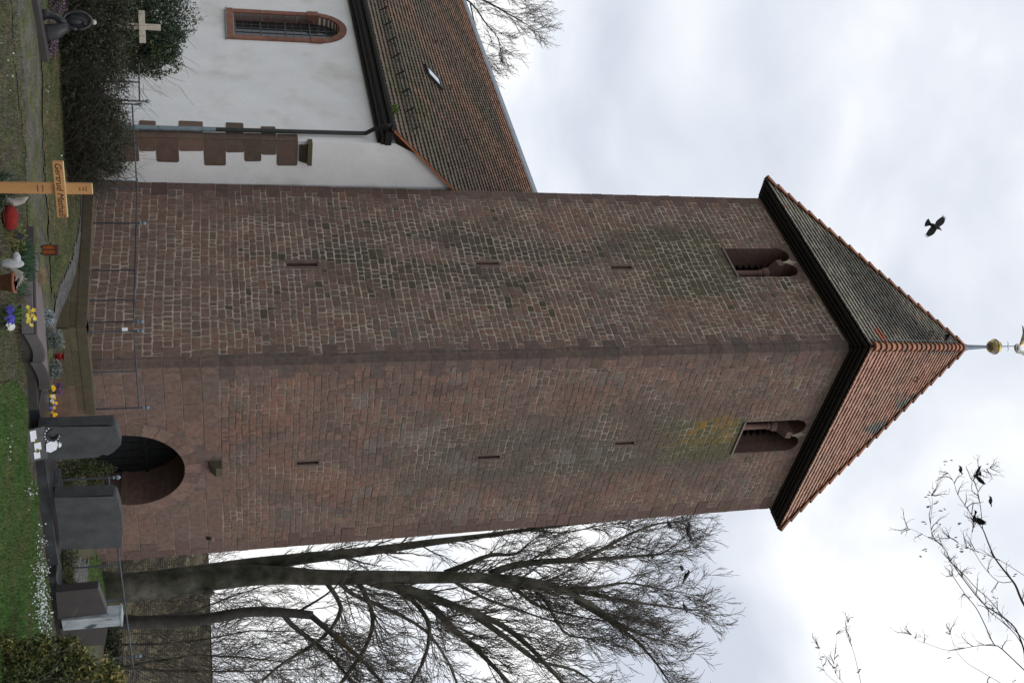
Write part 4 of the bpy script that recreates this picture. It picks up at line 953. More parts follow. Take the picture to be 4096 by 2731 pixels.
m = MB(); sd_ = tail.cross(fw).normalized(); fan = [pc + tail * .08]
for i in range(9): a = -.62 + 1.24 * i / 8; fan.append(pc + tail * (.10 + .2 * math.cos(a)) + sd_ * (.24 * math.sin(a)))
m.prism(fan, fw * .008); m.build('tail', 'crow', fly)
def make_crow():
    o = empty('crow', (0, 0, 0), '', 'crow', 'black crows about the tower'); m = MB()
    m.tube([V((.17, 0, .13)), V((.14, 0, .15)), V((.09, 0, .14)), V((.02, 0, .10)), V((-.06, 0, .06)), V((-.12, 0, .02)), V((-.16, 0, 0))], [.018, .034, .045, .062, .058, .035, .02], 9)
    m.build('body', 'crow', o, True)
    m = MB(); m.tube([V((.165, 0, .132)), V((.225, 0, .118))], [.016, .003], 6); m.build('beak', 'crow', o)
    m = MB(); m.prism([V((-.12, -.02, .03)), V((-.12, .02, .03)), V((-.29, .032, -.04)), V((-.29, -.032, -.04))], V((0, 0, .01))); m.build('tail', 'crow', o)
    for q in (-1, 1):
        m = MB(); m.prism([V((.05, .055 * q, .11)), V((.03, .065 * q, .04)), V((-.10, .045 * q, -.0)), V((-.2, .012 * q, -.01)), V((-.12, .04 * q, .06))], V((0, .012 * q, 0))); m.build('wing', 'crow', o)
        m = MB(); m.tube([V((0, .02 * q, .05)), V((.0, .025 * q, -.02))], .006, 4); m.build('leg', 'crow', o)
    return o
def make_flap():
    o = empty('crow', (0, 0, 0), '', 'crow', 'black crows about the tower'); m = MB()
    m.tube([V((.2, 0, .02)), V((.15, 0, .03)), V((.08, 0, .02)), V((-.03, 0, 0)), V((-.12, 0, -.02))], [.012, .035, .055, .055, .02], 8); m.build('body', 'crow', o, True)
    m = MB(); m.prism([V((-.1, -.02, 0)), V((-.1, .02, 0)), V((-.27, .07, -.02)), V((-.27, -.07, -.02))], V((0, 0, .01))); m.build('tail', 'crow', o)
    for q in (-1, 1):
        w_ = MB(); wing(w_, V((.10, .03 * q, .03)), V((.1, q * .75, .6)).normalized(), V((-1, 0, 0)), .36); w_.build('wing', 'crow', o)
    return o
def dup(o, loc, rz_, sc, label, rx=0.0):
    c = o.copy(); COL.objects.link(c); c.location = loc; c.rotation_euler = (rx, 0, rz_); c.scale = (sc,) * 3; c['label'] = label
    for ch in o.children: d = ch.copy(); COL.objects.link(d); d.parent = c; d.matrix_parent_inverse = Matrix.Identity(4)
    return c
cw = make_crow(); fl_ = make_flap(); firstc = [cw, fl_]
spots = [(0, 2668, 2098, 38.3, .5, 1.1, 'crow perched on a limb nearest the tower edge in the huge tree'), (0, 2745, 2112, 38, 2.6, 1.1, 'upper of two crows side by side high in the huge tree'), (0, 2748, 2140, 38, .2, 1.1, 'lower of two crows side by side high in the huge tree'),
 (0, 2600, 2222, 38, 1.6, 1.15, 'crow on the thick central limb of the huge tree'), (0, 2718, 2272, 38, .9, 1.1, 'crow at the treetop just above a neighbouring crow'), (0, 2738, 2300, 38, 3.4, 1.1, 'crow hunched under the topmost crow of the treetop pair'), (0, 2732, 2432, 38, .3, 1.15, 'lone crow on outer twigs at the right of the huge tree'),
 (0, 3835, 1876, 18, 2.2, .5, 'crow with raised tail above the seed tree tip'), (1, 3906, 1900, 18, 1.2, .58, 'crow with spread wings landing on the seed tree'), (0, 3955, 2000, 18, 2.4, .5, 'crow high on the outer twig of the seed tree'), (1, 3897, 2070, 18, .4, .58, 'flapping crow low on the main limb of the seed tree'),
 (0, 3778, 1352, 28.2, 1.2, 1.25, 'crow sitting on the tower roof close to the finial')]
for i, (kd, x, y, D, rz_, sc, lab) in enumerate(spots):
    src = firstc[kd]; dup(src, at(x, y, D), rz_, sc, lab, .0)
for o in firstc:
    for ch in list(o.children): bpy.data.objects.remove(ch)
    bpy.data.objects.remove(o)
# ------------------------------------------------------------------ shrubs, hedges
def leaves(mb, c, rad, n, size, cols, shell=.35, flat=0, clump=2.0, keep=.0, elong=1.6):
    c = V(c); k = 0; tries = 0
    while k < n and tries < n * 6:
        tries += 1
        u = rnd.uniform(-1, 1); t = rnd.uniform(0, 6.283); r = (rnd.random() ** shell); s = math.sqrt(1 - u * u); d = V((s * math.cos(t), s * math.sin(t), u))
        bump_ = 1 + .28 * noise.noise(d * 2.3 + c) + .15 * noise.noise(d * 6 + c)
        p = c + V((d.x * rad[0], d.y * rad[1], d.z * rad[2])) * r * bump_
        if noise.noise(p * clump) < keep: continue
        if p.z < hz(p.x, p.y) + .01: continue
        a = V((rnd.gauss(0, 1), rnd.gauss(0, 1), rnd.gauss(0, 1))).normalized(); b = a.orthogonal().normalized(); b = Matrix.Rotation(rnd.uniform(0, 6.28), 3, a) @ b
        q = size * rnd.uniform(.6, 1.3); f = jit(rnd.choice(cols), .25)
        mb.face([p - a * q * elong, p + b * q * .55, p + a * q * elong, p - b * q * .55], f); k += 1
def stems(mb, base, rad, h, n, r=.006, lean=.5, c=(1, 1, 1), kids=3):
    for i in range(n):
        a = rnd.uniform(0, 6.283); q = math.sqrt(rnd.random()); p = V(base) + V((math.cos(a) * rad[0] * q * .8, math.sin(a) * rad[1] * q * .8, 0)); p.z = hz(p.x, p.y)
        d = V((rnd.gauss(0, lean), rnd.gauss(0, lean), 1)).normalized(); L_ = h * rnd.uniform(.6, 1.15); pts = [p]
        for k in range(5): d = (d + V((rnd.gauss(0, .22), rnd.gauss(0, .22), rnd.gauss(-.03, .15)))).normalized(); pts.append(pts[-1] + d * L_ / 5)
        mb.tube(pts, [r * (1 - .14 * k) for k in range(6)], 3, c, cap=False)
        for k in range(kids):
            s_ = rnd.choice(pts[1:]); dd = (d + V((rnd.gauss(0, .8), rnd.gauss(0, .8), rnd.gauss(.2, .4)))).normalized(); mb.tube([s_, s_ + dd * L_ * .13, s_ + dd * L_ * .25 + V((rnd.gauss(0, .02), rnd.gauss(0, .02), 0))], [r * .6, r * .5, r * .3], 3, c, cap=False)
def shrub(name, label, cat, parts, stemspec=None, group=None, leafname='foliage'):
    o = empty(name, V((parts[0][0][0], parts[0][0][1], 0)), label, cat, group); m = MB()
    for p in parts: leaves(m, *p)
    m.build(leafname, 'leaf', o)
    if stemspec:
        m = MB()
        for s_ in stemspec: stems(m, *s_)
        m.build('stems', 'shrub_twig', o)
    return o
DKG = [(.024, .038, .016), (.03, .042, .02), (.018, .028, .012), (.04, .042, .02)]
BRN = [(.06, .05, .03), (.045, .04, .028), (.05, .055, .025)]
def px(x, y, D): return at(x, y, D)
# the big tangled hedge shrub (two masses)
c1_ = px(380, 60, 23.2); c2_ = px(360, 300, 23.2); c3_ = px(400, 560, 23.4)
shrub('tangled_shrub', 'large dark tangled shrub below the arched nave window', 'shrub', [((c1_.x, c1_.y, .55), (1.1, .7, .95), 13000, .024, DKG + BRN, .5, 0, 2.0, -.25), ((c2_.x, c2_.y, .5), (1.2, .6, .78), 12000, .024, DKG + BRN, .5, 0, 2.0, -.2)],
      [((c1_.x, c1_.y, 0), (1.1, .6), 1.25, 420, .006, .4), ((c2_.x, c2_.y, 0), (1.3, .6), 1.1, 520, .006, .45)])
shrub('tangled_shrub', 'bristly olive brown shrub in front of the downpipe and quoins', 'shrub', [((c3_.x, c3_.y, .62), (.95, .6, .72), 9000, .022, DKG + BRN, .5, 0, 2.2, -.15)], [((c3_.x, c3_.y, 0), (1.1, .6), 1.25, 600, .006, .5), ((c3_.x + .5, c3_.y, 0), (.6, .4), 1.05, 160, .005, .6)])
h1 = px(640, 70, 25.8); h2 = px(640, 210, 25.8)
HG = [(.02, .045, .022), (.03, .055, .028), (.014, .03, .016), (.045, .065, .025)]
shrub('evergreen_bush', 'dense glossy evergreen bush against the white nave wall', 'bush', [((h1.x, h1.y, 1.55), (1.0, .7, 1.0), 15000, .026, HG, .4, 0, 2.0, -.3), ((h2.x, h2.y, 1.45), (.60, .5, .85), 8000, .026, HG + [(.07, .085, .02)], .4, 0, 2.4, -.25), ((h1.x, h1.y, .6), (.9, .6, .8), 2500, .022, HG, .4, 0, 2.0, -.2)],
      [((h1.x, h1.y, 0), (.8, .5), 2.2, 90, .008, .25), ((h2.x, h2.y, 0), (.45, .4), 2.1, 70, .008, .25)])
b1_ = gp(215, 1900)
shrub('conifer_bush', 'feathery dark green conifer bush between the two grey headstones', 'bush', [((b1_.x, b1_.y + .15, .42), (.33, .28, .50), 4200, .014, [(.03, .045, .012), (.045, .06, .015), (.022, .032, .012), (.07, .075, .02)], .45, 0, 4, -.2), ((b1_.x - .05, b1_.y + .15, .85), (.10, .10, .25), 400, .013, [(.06, .075, .02), (.045, .06, .015)], .6, 0, 3, -.5), ((b1_.x + .16, b1_.y + .15, .75), (.09, .10, .18), 350, .013, [(.06, .075, .02), (.045, .06, .015)], .6, 0, 3, -.5)], [((b1_.x, b1_.y + .15, 0), (.25, .2), .75, 60, .004, .3)])
# silver heathers, grass tussocks, flowers
def tuft(name, label, cat, x, y, r, h, n, cols, group=None, dz=0, lean=.45, w=.006, thick=True):
    p = gp(x, y); m = MB()
    for i in range(n):
        a = rnd.uniform(0, 6.283); q = math.sqrt(rnd.random()) * r; b = p + V((math.cos(a) * q, math.sin(a) * q, dz)); d = V((rnd.gauss(0, lean), rnd.gauss(0, lean), 1)).normalized(); L_ = h * rnd.uniform(.5, 1.1)
        s_ = d.orthogonal().normalized() * w * rnd.uniform(.6, 1.2); mid = b + d * L_ * .6; e_ = b + d * L_ + V((d.x, d.y, -.25)) * L_ * .3; c = jit(rnd.choice(cols), .25)
        m.face([b - s_, b + s_, mid + s_ * .8, mid - s_ * .8], c); m.face([mid - s_ * .8, mid + s_ * .8, e_], c)
    return tag(m.build(name, 'leaf'), label, cat, group)
def flowers(name, label, cat, x, y, rad, h, n, heads, leafc, hs=.018, nl_=300, dz=.0, group=None, stemh=.0):
    p = gp(x, y, dz); o = empty(name, p, label, cat, group); m = MB()
    leaves(m, p + UZ * h * .4, (rad[0], rad[1], h * .55), nl_, .014, leafc, .5, 0, 3, -.6); 
    if len(m.f): m.build('leaves', 'leaf', o)
    m = MB()
    for i in range(n):
        a = rnd.uniform(0, 6.283); q = math.sqrt(rnd.random()); c = p + V((math.cos(a) * rad[0] * q, math.sin(a) * rad[1] * q, h * rnd.uniform(.7, 1.05))); col = jit(rnd.choice(heads), .12); t = rnd.uniform(0, 6.28)
        nrm = V((rnd.gauss(0, .4), -1, .6 + rnd.gauss(0, .3))).normalized(); u = nrm.orthogonal().normalized(); v = nrm.cross(u)
        for k in range(5):
            aa = t + k * 1.2566; e1_ = u * math.cos(aa) + v * math.sin(aa); e2_ = u * math.cos(aa + .6) + v * math.sin(aa + .6); e3_ = u * math.cos(aa - .6) + v * math.sin(aa - .6)
            m.face([c, c + e3_ * hs * .7 + nrm * .004, c + e1_ * hs + nrm * .006, c + e2_ * hs * .7 + nrm * .004], col)
        if stemh: m.tube([c - UZ * h * .8, c], .002, 3, (.06, .1, .03))
    m.build('blooms', 'flower', o); return o

# ------------------------------------------------------------------ graves
def PP(x, y, p0, n):
    d = ray(x, y); return CAMP + d * ((V(p0) - CAMP).dot(n) / d.dot(n))
def stone_px(poly, base, z0, thick, n=None):
    n = dl if n is None else n; p0 = onz(base[0], base[1], z0); pts = [PP(x, y, p0, n) for x, y in poly]
    return pts, p0
def headstone(name, label, poly, base, z0, thick, mat, cat='headstone', extra=None):
    pts, p0 = stone_px(poly, base, z0, thick); zmin = min(p.z for p in pts)
    o = empty(name, V((p0.x, p0.y, z0)), label, cat); m = MB(); m.prism(pts, dl * thick); b = m.build('slab', mat, o)
    q = MB(); zt_ = pts[-1].z - .03; q.box(V((p0.x, p0.y, z0)) + dr * (.001 + .0) - dr * .004, dl * thick, dr * .003, UZ * (zt_ - z0)); q.build('shaded_flank', 'dark_granite', o)  # thin plate: dark reflection on the left flank put into a darker colour
    md = b.modifiers.new('bev', 'BEVEL'); md.width = .006; md.segments = 2; md.limit_method = 'ANGLE'
    return o, p0
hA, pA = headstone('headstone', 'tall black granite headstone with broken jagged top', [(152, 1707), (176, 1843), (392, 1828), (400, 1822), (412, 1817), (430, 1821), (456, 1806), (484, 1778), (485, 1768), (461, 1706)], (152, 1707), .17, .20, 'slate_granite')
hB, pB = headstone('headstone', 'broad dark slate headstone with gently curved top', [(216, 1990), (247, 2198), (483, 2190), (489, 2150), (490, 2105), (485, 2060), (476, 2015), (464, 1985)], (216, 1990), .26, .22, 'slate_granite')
m = MB(); a = onz(110, 1625); a.z = 0; L_ = 4.0; du = (onz(192, 2262) - a); du.z = 0; L_ = du.length; du.normalize(); nb = V((-du.y, du.x, 0))
def kerb(name, label, p, d, L_, h, dep, mat, parent=None, zb=-.1):
    m = MB(); nb = V((-d.y, d.x, 0)); s = 0
    m.box(p + UZ * zb, d * L_, nb * dep, UZ * (h - zb)); o = m.build(name, mat, parent)
    md = o.modifiers.new('bev', 'BEVEL'); md.width = .008; md.segments = 2
    if label: tag(o, label, 'grave kerb')
    return o
kerb('grave_kerb', 'long dark granite kerb below the black and slate headstones', a, du, L_, .17, .95, 'dark_granite')
p_ = onz(212, 1945, .17); kerb('plinth', None, V((p_.x, p_.y, 0)) + nb * -.02, dr, 1.75, .26, .42, 'dark_granite', hB, .168)
p_ = onz(160, 1690, .17); kerb('plinth', None, V((p_.x, p_.y, 0)), dr, .95, .175, .34, 'dark_granite', hA, .171)
# marble and brown granite headstone
pC = onz(222, 2365, .12); hC = empty('headstone', V((pC.x, pC.y, .12)), 'brown granite headstone split by a pale veined marble pillar', 'headstone')
m = MB(); w1 = [PP(x, y, pC, dl) for x, y in [(222, 2368), (234, 2475), (428, 2452), (392, 2352)]]; m.prism(w1, dl * .16)
b = m.build('left_wing', 'brown_granite', hC); b.name = 'wing'
m = MB(); w2 = [PP(x, y, pC, dl) for x, y in [(240, 2513), (262, 2588), (420, 2578), (432, 2508)]]; m.prism(w2, dl * .16); m.build('wing', 'brown_granite', hC)
m = MB(); q0 = PP(236, 2475, pC, dl) - dl * .04; q1_ = PP(241, 2514, pC, dl) - dl * .04; tz = PP(488, 2492, pC, dl).z; q0.z = q1_.z = .13
wd = (q1_ - q0); m.box(q0, wd, dl * .24, UZ * (tz - .13 - .02)); b = m.build('pillar', 'marble', hC)
m = MB(); m.box(q0 - dl * .01 - wd * .03 + UZ * (tz - .145), wd * 1.06, dl * .27, UZ * .03); m.build('pillar_top', 'marble', hC)
a3 = onz(192, 2310); a3.z = 0; b3 = onz(262, 2625); b3.z = 0; d3_ = (b3 - a3); L3 = d3_.length; d3_.normalize()
kerb('grave_kerb', 'dark granite kerb under the marble pillar headstone', a3, d3_, L3, .13, .55, 'dark_granite')
# wave-topped granite grave surround
wg = empty('wave_grave', onz(95, 1250), 'low granite grave surround with grooved wave stone and pale slab', 'grave')
k0, k1 = onz(92, 905), onz(108, 1640); k0.z = k1.z = 0; dk = (k1 - k0); Lk = dk.length; dk.normalize(); nk = V((-dk.y, dk.x, 0))
def kz(x, y): return 0
m = MB(); m.box(k0 + UZ * -.1, dk * Lk, nk * .14, UZ * .25); m.build('front_kerb', 'brown_granite', wg)
m = MB(); s1 = onz(128, 935, .12); s2 = onz(128, 1260, .12); s3 = onz(165, 1500, .16); s4 = onz(196, 1520, .16); s5 = onz(178, 1250, .13); s6 = onz(152, 1050, .12)
m.prism([s1, s2, s3, s4, s5, s6], V((0, 0, -.12))); m.build('slab', 'slab_granite', wg)
def wave(px0, px1, n, up0_, h, bulge, z0):
    m = MB(); a = onz(*px0, z0); b = onz(*px1, z0)
    for k in range(7):
        pts = []
        for i in range(n + 1):
            t = i / n; zz = z0 + up0_ * (math.sin((t * 1.0 - .15) * math.pi) ** 1 if up0_ else 0) * .5 + .5 * up0_ + h * k / 6
            p = a.lerp(b, t); p.z = zz - .01; p += nk * (.05 * k / 6 + bulge * math.sin(t * math.pi)); pts.append(p)
        m.tube(pts, .022, 6)
    P = [a.lerp(b, i / n) for i in range(n + 1)]
    top = []; 
    for i in range(n + 1):
        t = i / n; zz = z0 + up0_ * math.sin((t - .15) * math.pi) * .5 + .5 * up0_ + h; q = P[i] + nk * (.05 + bulge * math.sin(t * math.pi)); q.z = zz; top.append(q)
    for i in range(n):
        p0, p1 = P[i].copy(), P[i + 1].copy(); p0.z = p1.z = 0
        m.face([p0 + nk * .06, p1 + nk * .06, top[i + 1], top[i]]); m.face([top[i], top[i + 1], top[i + 1] + nk * .12, top[i] + nk * .12])
    return m
wave((90, 1222), (92, 1335), 6, .0, .13, 0, .10).build('wave_stone', 'brown_granite', wg)
wave((92, 1335), (115, 1445), 8, .10, .13, .02, .10).build('wave_stone', 'brown_granite', wg)
wave((118, 1447), (142, 1555), 8, .09, .13, .02, .11).build('wave_stone', 'brown_granite', wg)
# wooden crosses
def wcross(label, D, ang, px_post, hb, ht, bar, wpost, thick, mat, mat2, zb, text=None, tilt=0.0):
    c = at((hb + ht) / 2, px_post, D); base = V((c.x, c.y, zb)); o = empty('grave_cross', base, label, 'cross'); d = V((math.cos(ang), math.sin(ang), 0)); n = V((d.y, -d.x, 0))
    ztop = at(ht, px_post, D).z; m = MB(); m.box(base - d * wpost / 2 - n * thick / 2, d * wpost, n * -thick * -1, UZ * (ztop - zb)); m.build('post', mat, o)
    m = MB(); m.box(base - d * (wpost / 2 - .001) - n * (thick / 2 - .001) + UZ * (ztop - zb), d * (wpost - .002), n * (thick - .002), UZ * .006); m.build('top_strip', mat2, o)
    zb0 = at(bar[0], px_post, D).z; zb1 = at(bar[1], px_post, D).z; L_ = bar[2]; dd = (d + UZ * tilt).normalized(); bc = base + UZ * ((zb0 + zb1) / 2 - zb) + n * (thick / 2 + .012); h = zb1 - zb0; uv_ = n.cross(dd) * -1; uv_ = UZ - dd * dd.z; uv_.normalize()
    m = MB(); m.box(bc - dd * L_ / 2 - uv_ * h / 2 - n * thick / 2, dd * L_, n * thick, uv_ * h); m.build('crossbar', mat, o)
    m = MB(); m.box(bc - dd * (L_ / 2 - .001) + uv_ * h / 2 - n * (thick / 2 - .001), dd * (L_ - .002), n * (thick - .002), uv_ * .006); m.build('top_strip', mat2, o)  # strip along the bar's top edge, paler on the pine cross
    if text: mesh_of_text(text, text_size, 'ink', o, bc + n * (thick / 2 + .002), dd, uv_, shear=.25)
    return o, base, d, n, bc, uv_
text_size = .105
o_, base_, d_c, n_c, bc_, _ = wcross('new light wooden grave cross with a name in dark script', 14.5, math.radians(28), 752, -40, 368, (222, 262, .72), .135, .05, 'pine', 'pine_pale', at(-60, 752, 14.5).z, 'Gertrud Mathäß')
m = MB()
for zz, w in ((at(332, 752, 14.5).z, .05), (at(343, 752, 14.5).z, .06), (at(318, 752, 14.5).z, .05), (at(150, 752, 14.5).z, .09), (at(170, 752, 14.5).z, .09)):
    for k in range(4): m.box(V((base_.x, base_.y, zz)) - d_c * (w / 2 - k * w / 4) + n_c * .0255, d_c * w * .16, n_c * .002, UZ * .012)
m.build('date_lettering', 'ink', o_)
text_size = .07
wcross('small weathered grey wooden cross above the dark shrub', 24.3, math.radians(20), 105, 400, 641, (556, 580, .66), .125, .05, 'old_wood', 'old_wood', 0.0)
# lanterns
def lantern(label, p, w, h, glassmat, group='grave lanterns'):
    o = empty('grave_lantern', p, label, 'lantern', group); m = MB()
    for a in (-1, 1):
        for b in (-1, 1):
            m.box(p + V((a * w / 2 - .008, b * w / 2 - .008, .03)), (.016, 0, 0), (0, .016, 0), (0, 0, h - .05)); m.blob(p + V((a * w * .36, b * w * .36, .012)), (.018, .018, .018), 6, 4)
    m.box(p + V((-w / 2 - .01, -w / 2 - .01, .025)), (w + .02, 0, 0), (0, w + .02, 0), (0, 0, .018)); m.box(p + V((-w / 2 - .012, -w / 2 - .012, h - .03)), (w + .024, 0, 0), (0, w + .024, 0), (0, 0, .03)); m.box(p + V((-.008, -w / 2 - .003, .03)), (.016, 0, 0), (0, .012, 0), (0, 0, h - .05))
    m.build('frame', 'rust_brown', o); m = MB(); m.box(p + V((-w / 2 + .012, -w / 2 + .012, .043)), (w - .024, 0, 0), (0, w - .024, 0), (0, 0, h - .075)); m.build('glass', glassmat, o); return o
pl = at(141, 1001, 19.6); lantern('rusty square lantern with amber glass on the pale slab', V((pl.x, pl.y, .13)), .155, .27, 'amber_glass')
pl = onz(190, 1427, .05); pl.z = .14; o = empty('grave_lantern', pl, 'small dark lantern with red glass between the silver heathers', 'lantern', 'grave lanterns')
m = MB(); m.lathe(pl, [(.03, 0), (.045, .01), (.03, .03), (.05, .05)], 10); m.lathe(pl + UZ * .17, [(.06, 0), (.125, .02), (.12, .03)], 12); m.build('frame', 'rust_brown', o); m = MB(); m.lathe(pl + UZ * .05, [(.03, 0), (.065, .04), (.06, .1), (.035, .125)], 12); m.build('glass', 'red_glass', o, True)
# sculpture, plaques
ps = gp(158, 75); st = empty('memorial_sculpture', ps, 'dark bronze abstract figure with an oval ring head among heathers', 'sculpture')
m = MB(); m.tube([ps + V(q) for q in ((-.03, 0, 0), (-.08, 0, .12), (-.05, 0, .25), (.02, 0, .36), (.06, 0, .45))], [.10, .075, .06, .07, .05], 12)
m.tube([ps + V(q) for q in ((.26, 0, .02), (.24, 0, .15), (.20, .0, .3), (.13, 0, .42), (.06, 0, .47))], [.14, .15, .13, .09, .05], 12); m.blob(ps + V((-.09, -.02, .1)), (.08, .07, .1), 10, 6); m.build('body', 'bronze', st, True)
rc = ps + V((.0, 0, .62)); m = MB(); ring = [rc + V((.155 * math.cos(t), 0, .235 * math.sin(t))) for t in [i * math.pi / 12 for i in range(25)]]; m.tube(ring, .03, 8); m.build('ring', 'bronze', st, True)
m = MB(); m.blob(rc + V((.03, 0, -.04)), (.05, .05, .13), 10, 7); m.blob(rc + V((.055, 0, .12)), (.035, .035, .045), 8, 6); m.blob(rc + V((.0, .03, .0)), (.13, .02, .2), 10, 6); m.build('figure', 'bronze', st, True)
m = MB(); m.blob(rc + V((.02, 0, .28)), (.05, .05, .05), 10, 6); m.build('finial', 'silver_gilt', st, True)
# white plaques and wreath against the black headstone
pw0 = onz(112, 1775, .0); pw0.z = 0; pl_ = empty('memorial_plaque', pw0, 'grey memorial plaque with white cards leaning on the kerb', 'plaque')
du2 = V((.86, .51, 0)); nb2 = V((du2.y, -du2.x, 0)); uu = (UZ * .94 - nb2 * .33).normalized()
def card(mb, u, v, w, h, off_, c=(1, 1, 1)): mb.box(pw0 + du2 * u + uu * v - nb2 * off_ * -1, du2 * w, uu * h, nb2 * .008, c)
m = MB(); card(m, -.30, .02, .62, .26, .05); b = m.build('board', 'slate_granite', pl_)
for (u, v, w, h, rr_) in ((-.27, .06, .20, .09, 0), (-.03, .10, .14, .10, 0), (.14, .08, .13, .09, 0)):
    m = MB(); card(m, u, v, w, h, .062); o = m.build('card', 'white_paint', pl_)
for u in (-.07, .12):
    m = MB(); m.tube([pw0 + du2 * (u + .0) + uu * .13 + nb2 * .06, pw0 + du2 * u + uu * .13 + nb2 * .072], .04, 12); m.build('medallion', 'gold', pl_)
wr0 = pw0 + du2 * -.12 + uu * .38 + nb2 * .05; wrt = empty('wreath', wr0, 'small dark wreath with white beads beside the white urn', 'wreath')
m = MB(); m.tube([wr0 + du2 * .11 * math.cos(t) + uu * .085 * math.sin(t) for t in [i * math.pi / 8 for i in range(17)]], .035, 7); m.build('ring', 'crow', wrt)
m = MB()
for i in range(16): t = i * .393; m.blob(wr0 + du2 * .14 * math.cos(t) + uu * .11 * math.sin(t) + nb2 * .02, (.015, .015, .015), 5, 4)
m.build('beads', 'white_paint', wrt)
m = MB(); m.prism([pw0 + du2 * a + uu * b + nb2 * .04 for a, b in [(.02, .28), (.16, .27), (.20, .33), (.17, .42), (.08, .46), (.02, .42), (-.01, .34)]], nb2 * .05); m.lathe(pw0 + du2 * .1 + uu * .45 + nb2 * .065, [(.03, 0), (.05, .02), (.02, .05)], 8)
tag(m.build('urn', 'white_paint'), 'small white urn resting on the grey memorial plaque', 'urn')
# plants and ornaments
SG = [(.20, .23, .22), (.30, .33, .30), (.12, .14, .12), (.05, .07, .05)]
def bushlet(label, x, y, rad, n, size, cols, name='heather_plant', cat='plant', group=None, keep=-.4):
    p = gp(x, y); m = MB(); leaves(m, (p.x, p.y, p.z + rad[2] * .75), rad, n, size, cols, .4, 0, 4, keep); return tag(m.build(name, 'leaf'), label, cat, group)
bushlet('rounded silver grey heather left of the red grave lantern', 186, 1362, (.23, .18, .17), 2400, .011, SG, group='silver heathers')
bushlet('flatter silver grey heather right of the red grave lantern', 200, 1475, (.20, .16, .12), 1500, .011, SG, group='silver heathers')
bushlet('pale silvery leaf rosette behind the engraved slab', 172, 1270, (.14, .12, .11), 500, .02, [(.30, .36, .38), (.40, .46, .48), (.16, .2, .2)], 'silver_ragwort', keep=-.2)
PU = [(.24, .10, .25), (.04, .045, .03), (.05, .06, .03), (.08, .08, .04), (.30, .18, .28), (.03, .035, .02)]
for (x, y, r_, lab) in ((190, 10, .42, 'purple flowering heather at the frame edge left of the bronze sculpture'), (250, 175, .30, 'purple heather mound just right of the bronze sculpture'), (185, 165, .26, 'dark violet heather low at the end of the grave kerb'), (265, 60, .40, 'faded pink heather behind the bronze sculpture')):
    bushlet(lab, x, y, (r_, r_ * .6, r_ * .42), 2200, .013, PU, 'heather_plant', 'plant', 'purple heathers', -.3)
kd0, kd1 = onz(112, -40), onz(166, 250); kd0.z = kd1.z = 0; dd0 = kd1 - kd0; l0 = dd0.length; dd0.normalize(); kerb('grave_kerb', 'plain grey brown stone kerb in front of the purple heathers', kd0, dd0, l0, .12, .22, 'brown_granite')
flowers('pansies', 'mixed pansies with a row of bright yellow blooms beside the wave stone', 'flowers', 158, 1605, (.28, .10), .17, 26, [(.75, .45, .01), (.8, .5, .02), (.75, .45, .01), (.10, .09, .30), (.65, .66, .7)], DKG + [(.05, .08, .03)], .034, 500, .05)
flowers('pansies', 'deep violet pansies at the end of the grooved wave stone', 'flowers', 188, 1560, (.10, .08), .17, 9, [(.05, .02, .12), (.09, .03, .09)], DKG, .04, 120, .05)
flowers('tulip_clump', 'dark red tulips in green leaves left of the black headstone', 'flowers', 165, 1655, (.16, .1), .16, 5, [(.2, .02, .03), (.16, .02, .03)], DKG + [(.05, .09, .03)], .045, 500, .03)
flowers('daffodils', 'yellow daffodils leaning over the dark grave kerb', 'flowers', 25, 1265, (.14, .07), .36, 9, [(.62, .45, .05), (.6, .48, .08)], [(.05, .1, .03), (.08, .13, .04)], .038, 10, 0, None, .3)
tuft('daffodil_leaves', 'green daffodil stems below the yellow blooms', 'leaves', 8, 1262, .09, .40, 90, [(.06, .11, .03), (.09, .14, .04)], None, 0, .25, .008)
flowers('pansies', 'royal blue pansies at the bottom frame edge', 'flowers', -8, 1252, (.15, .12), .19, 20, [(.035, .03, .22), (.05, .04, .28)], [(.05, .09, .03)], .038, 150, 0)
flowers('cyclamen', 'white cyclamen blooms beside the blue pansies', 'flowers', -2, 1298, (.10, .07), .17, 12, [(.7, .7, .66)], DKG, .045, 100, 0)
flowers('snowbells', 'three tiny white flowers at the foot of the bronze sculpture', 'flowers', 165, 110, (.06, .05), .10, 4, [(.75, .78, .75)], DKG, .03, 60, .03)
tuft('bulb_leaves', 'tall blue green bulb leaves in front of the wave grave', 'leaves', 62, 1045, .30, .34, 420, [(.04, .085, .045), (.055, .105, .05), (.03, .06, .035)], None, 0, .12, .010)
tuft('bulb_leaves', 'long arching green leaves right of the bulb clump', 'leaves', 55, 1150, .13, .34, 60, [(.05, .09, .05), (.07, .12, .06)], None, 0, .45, .008)
tuft('dry_grass', 'straw coloured dry grass tuft hanging over the slab', 'grass tuft', 122, 1110, .10, .22, 260, [(.30, .22, .12), (.24, .17, .09)], None, .06, .35, .004)
tuft('dry_grass', 'dry brown grass tuft near the red moss cushion', 'grass tuft', 22, 925, .15, .26, 260, [(.16, .12, .06), (.2, .17, .08), (.10, .12, .04)], None, 0, .5, .004)
bushlet('yellow green leafy cushion beside the dark stone at the frame edge', 45, 950, (.22, .2, .12), 900, .018, [(.11, .13, .03), (.07, .1, .03), (.15, .15, .05)], 'leafy_cushion')
bushlet('low green weeds on the pale slab', 140, 1195, (.14, .08, .06), 260, .016, [(.05, .10, .03), (.07, .13, .04)], 'weeds', 'plant')
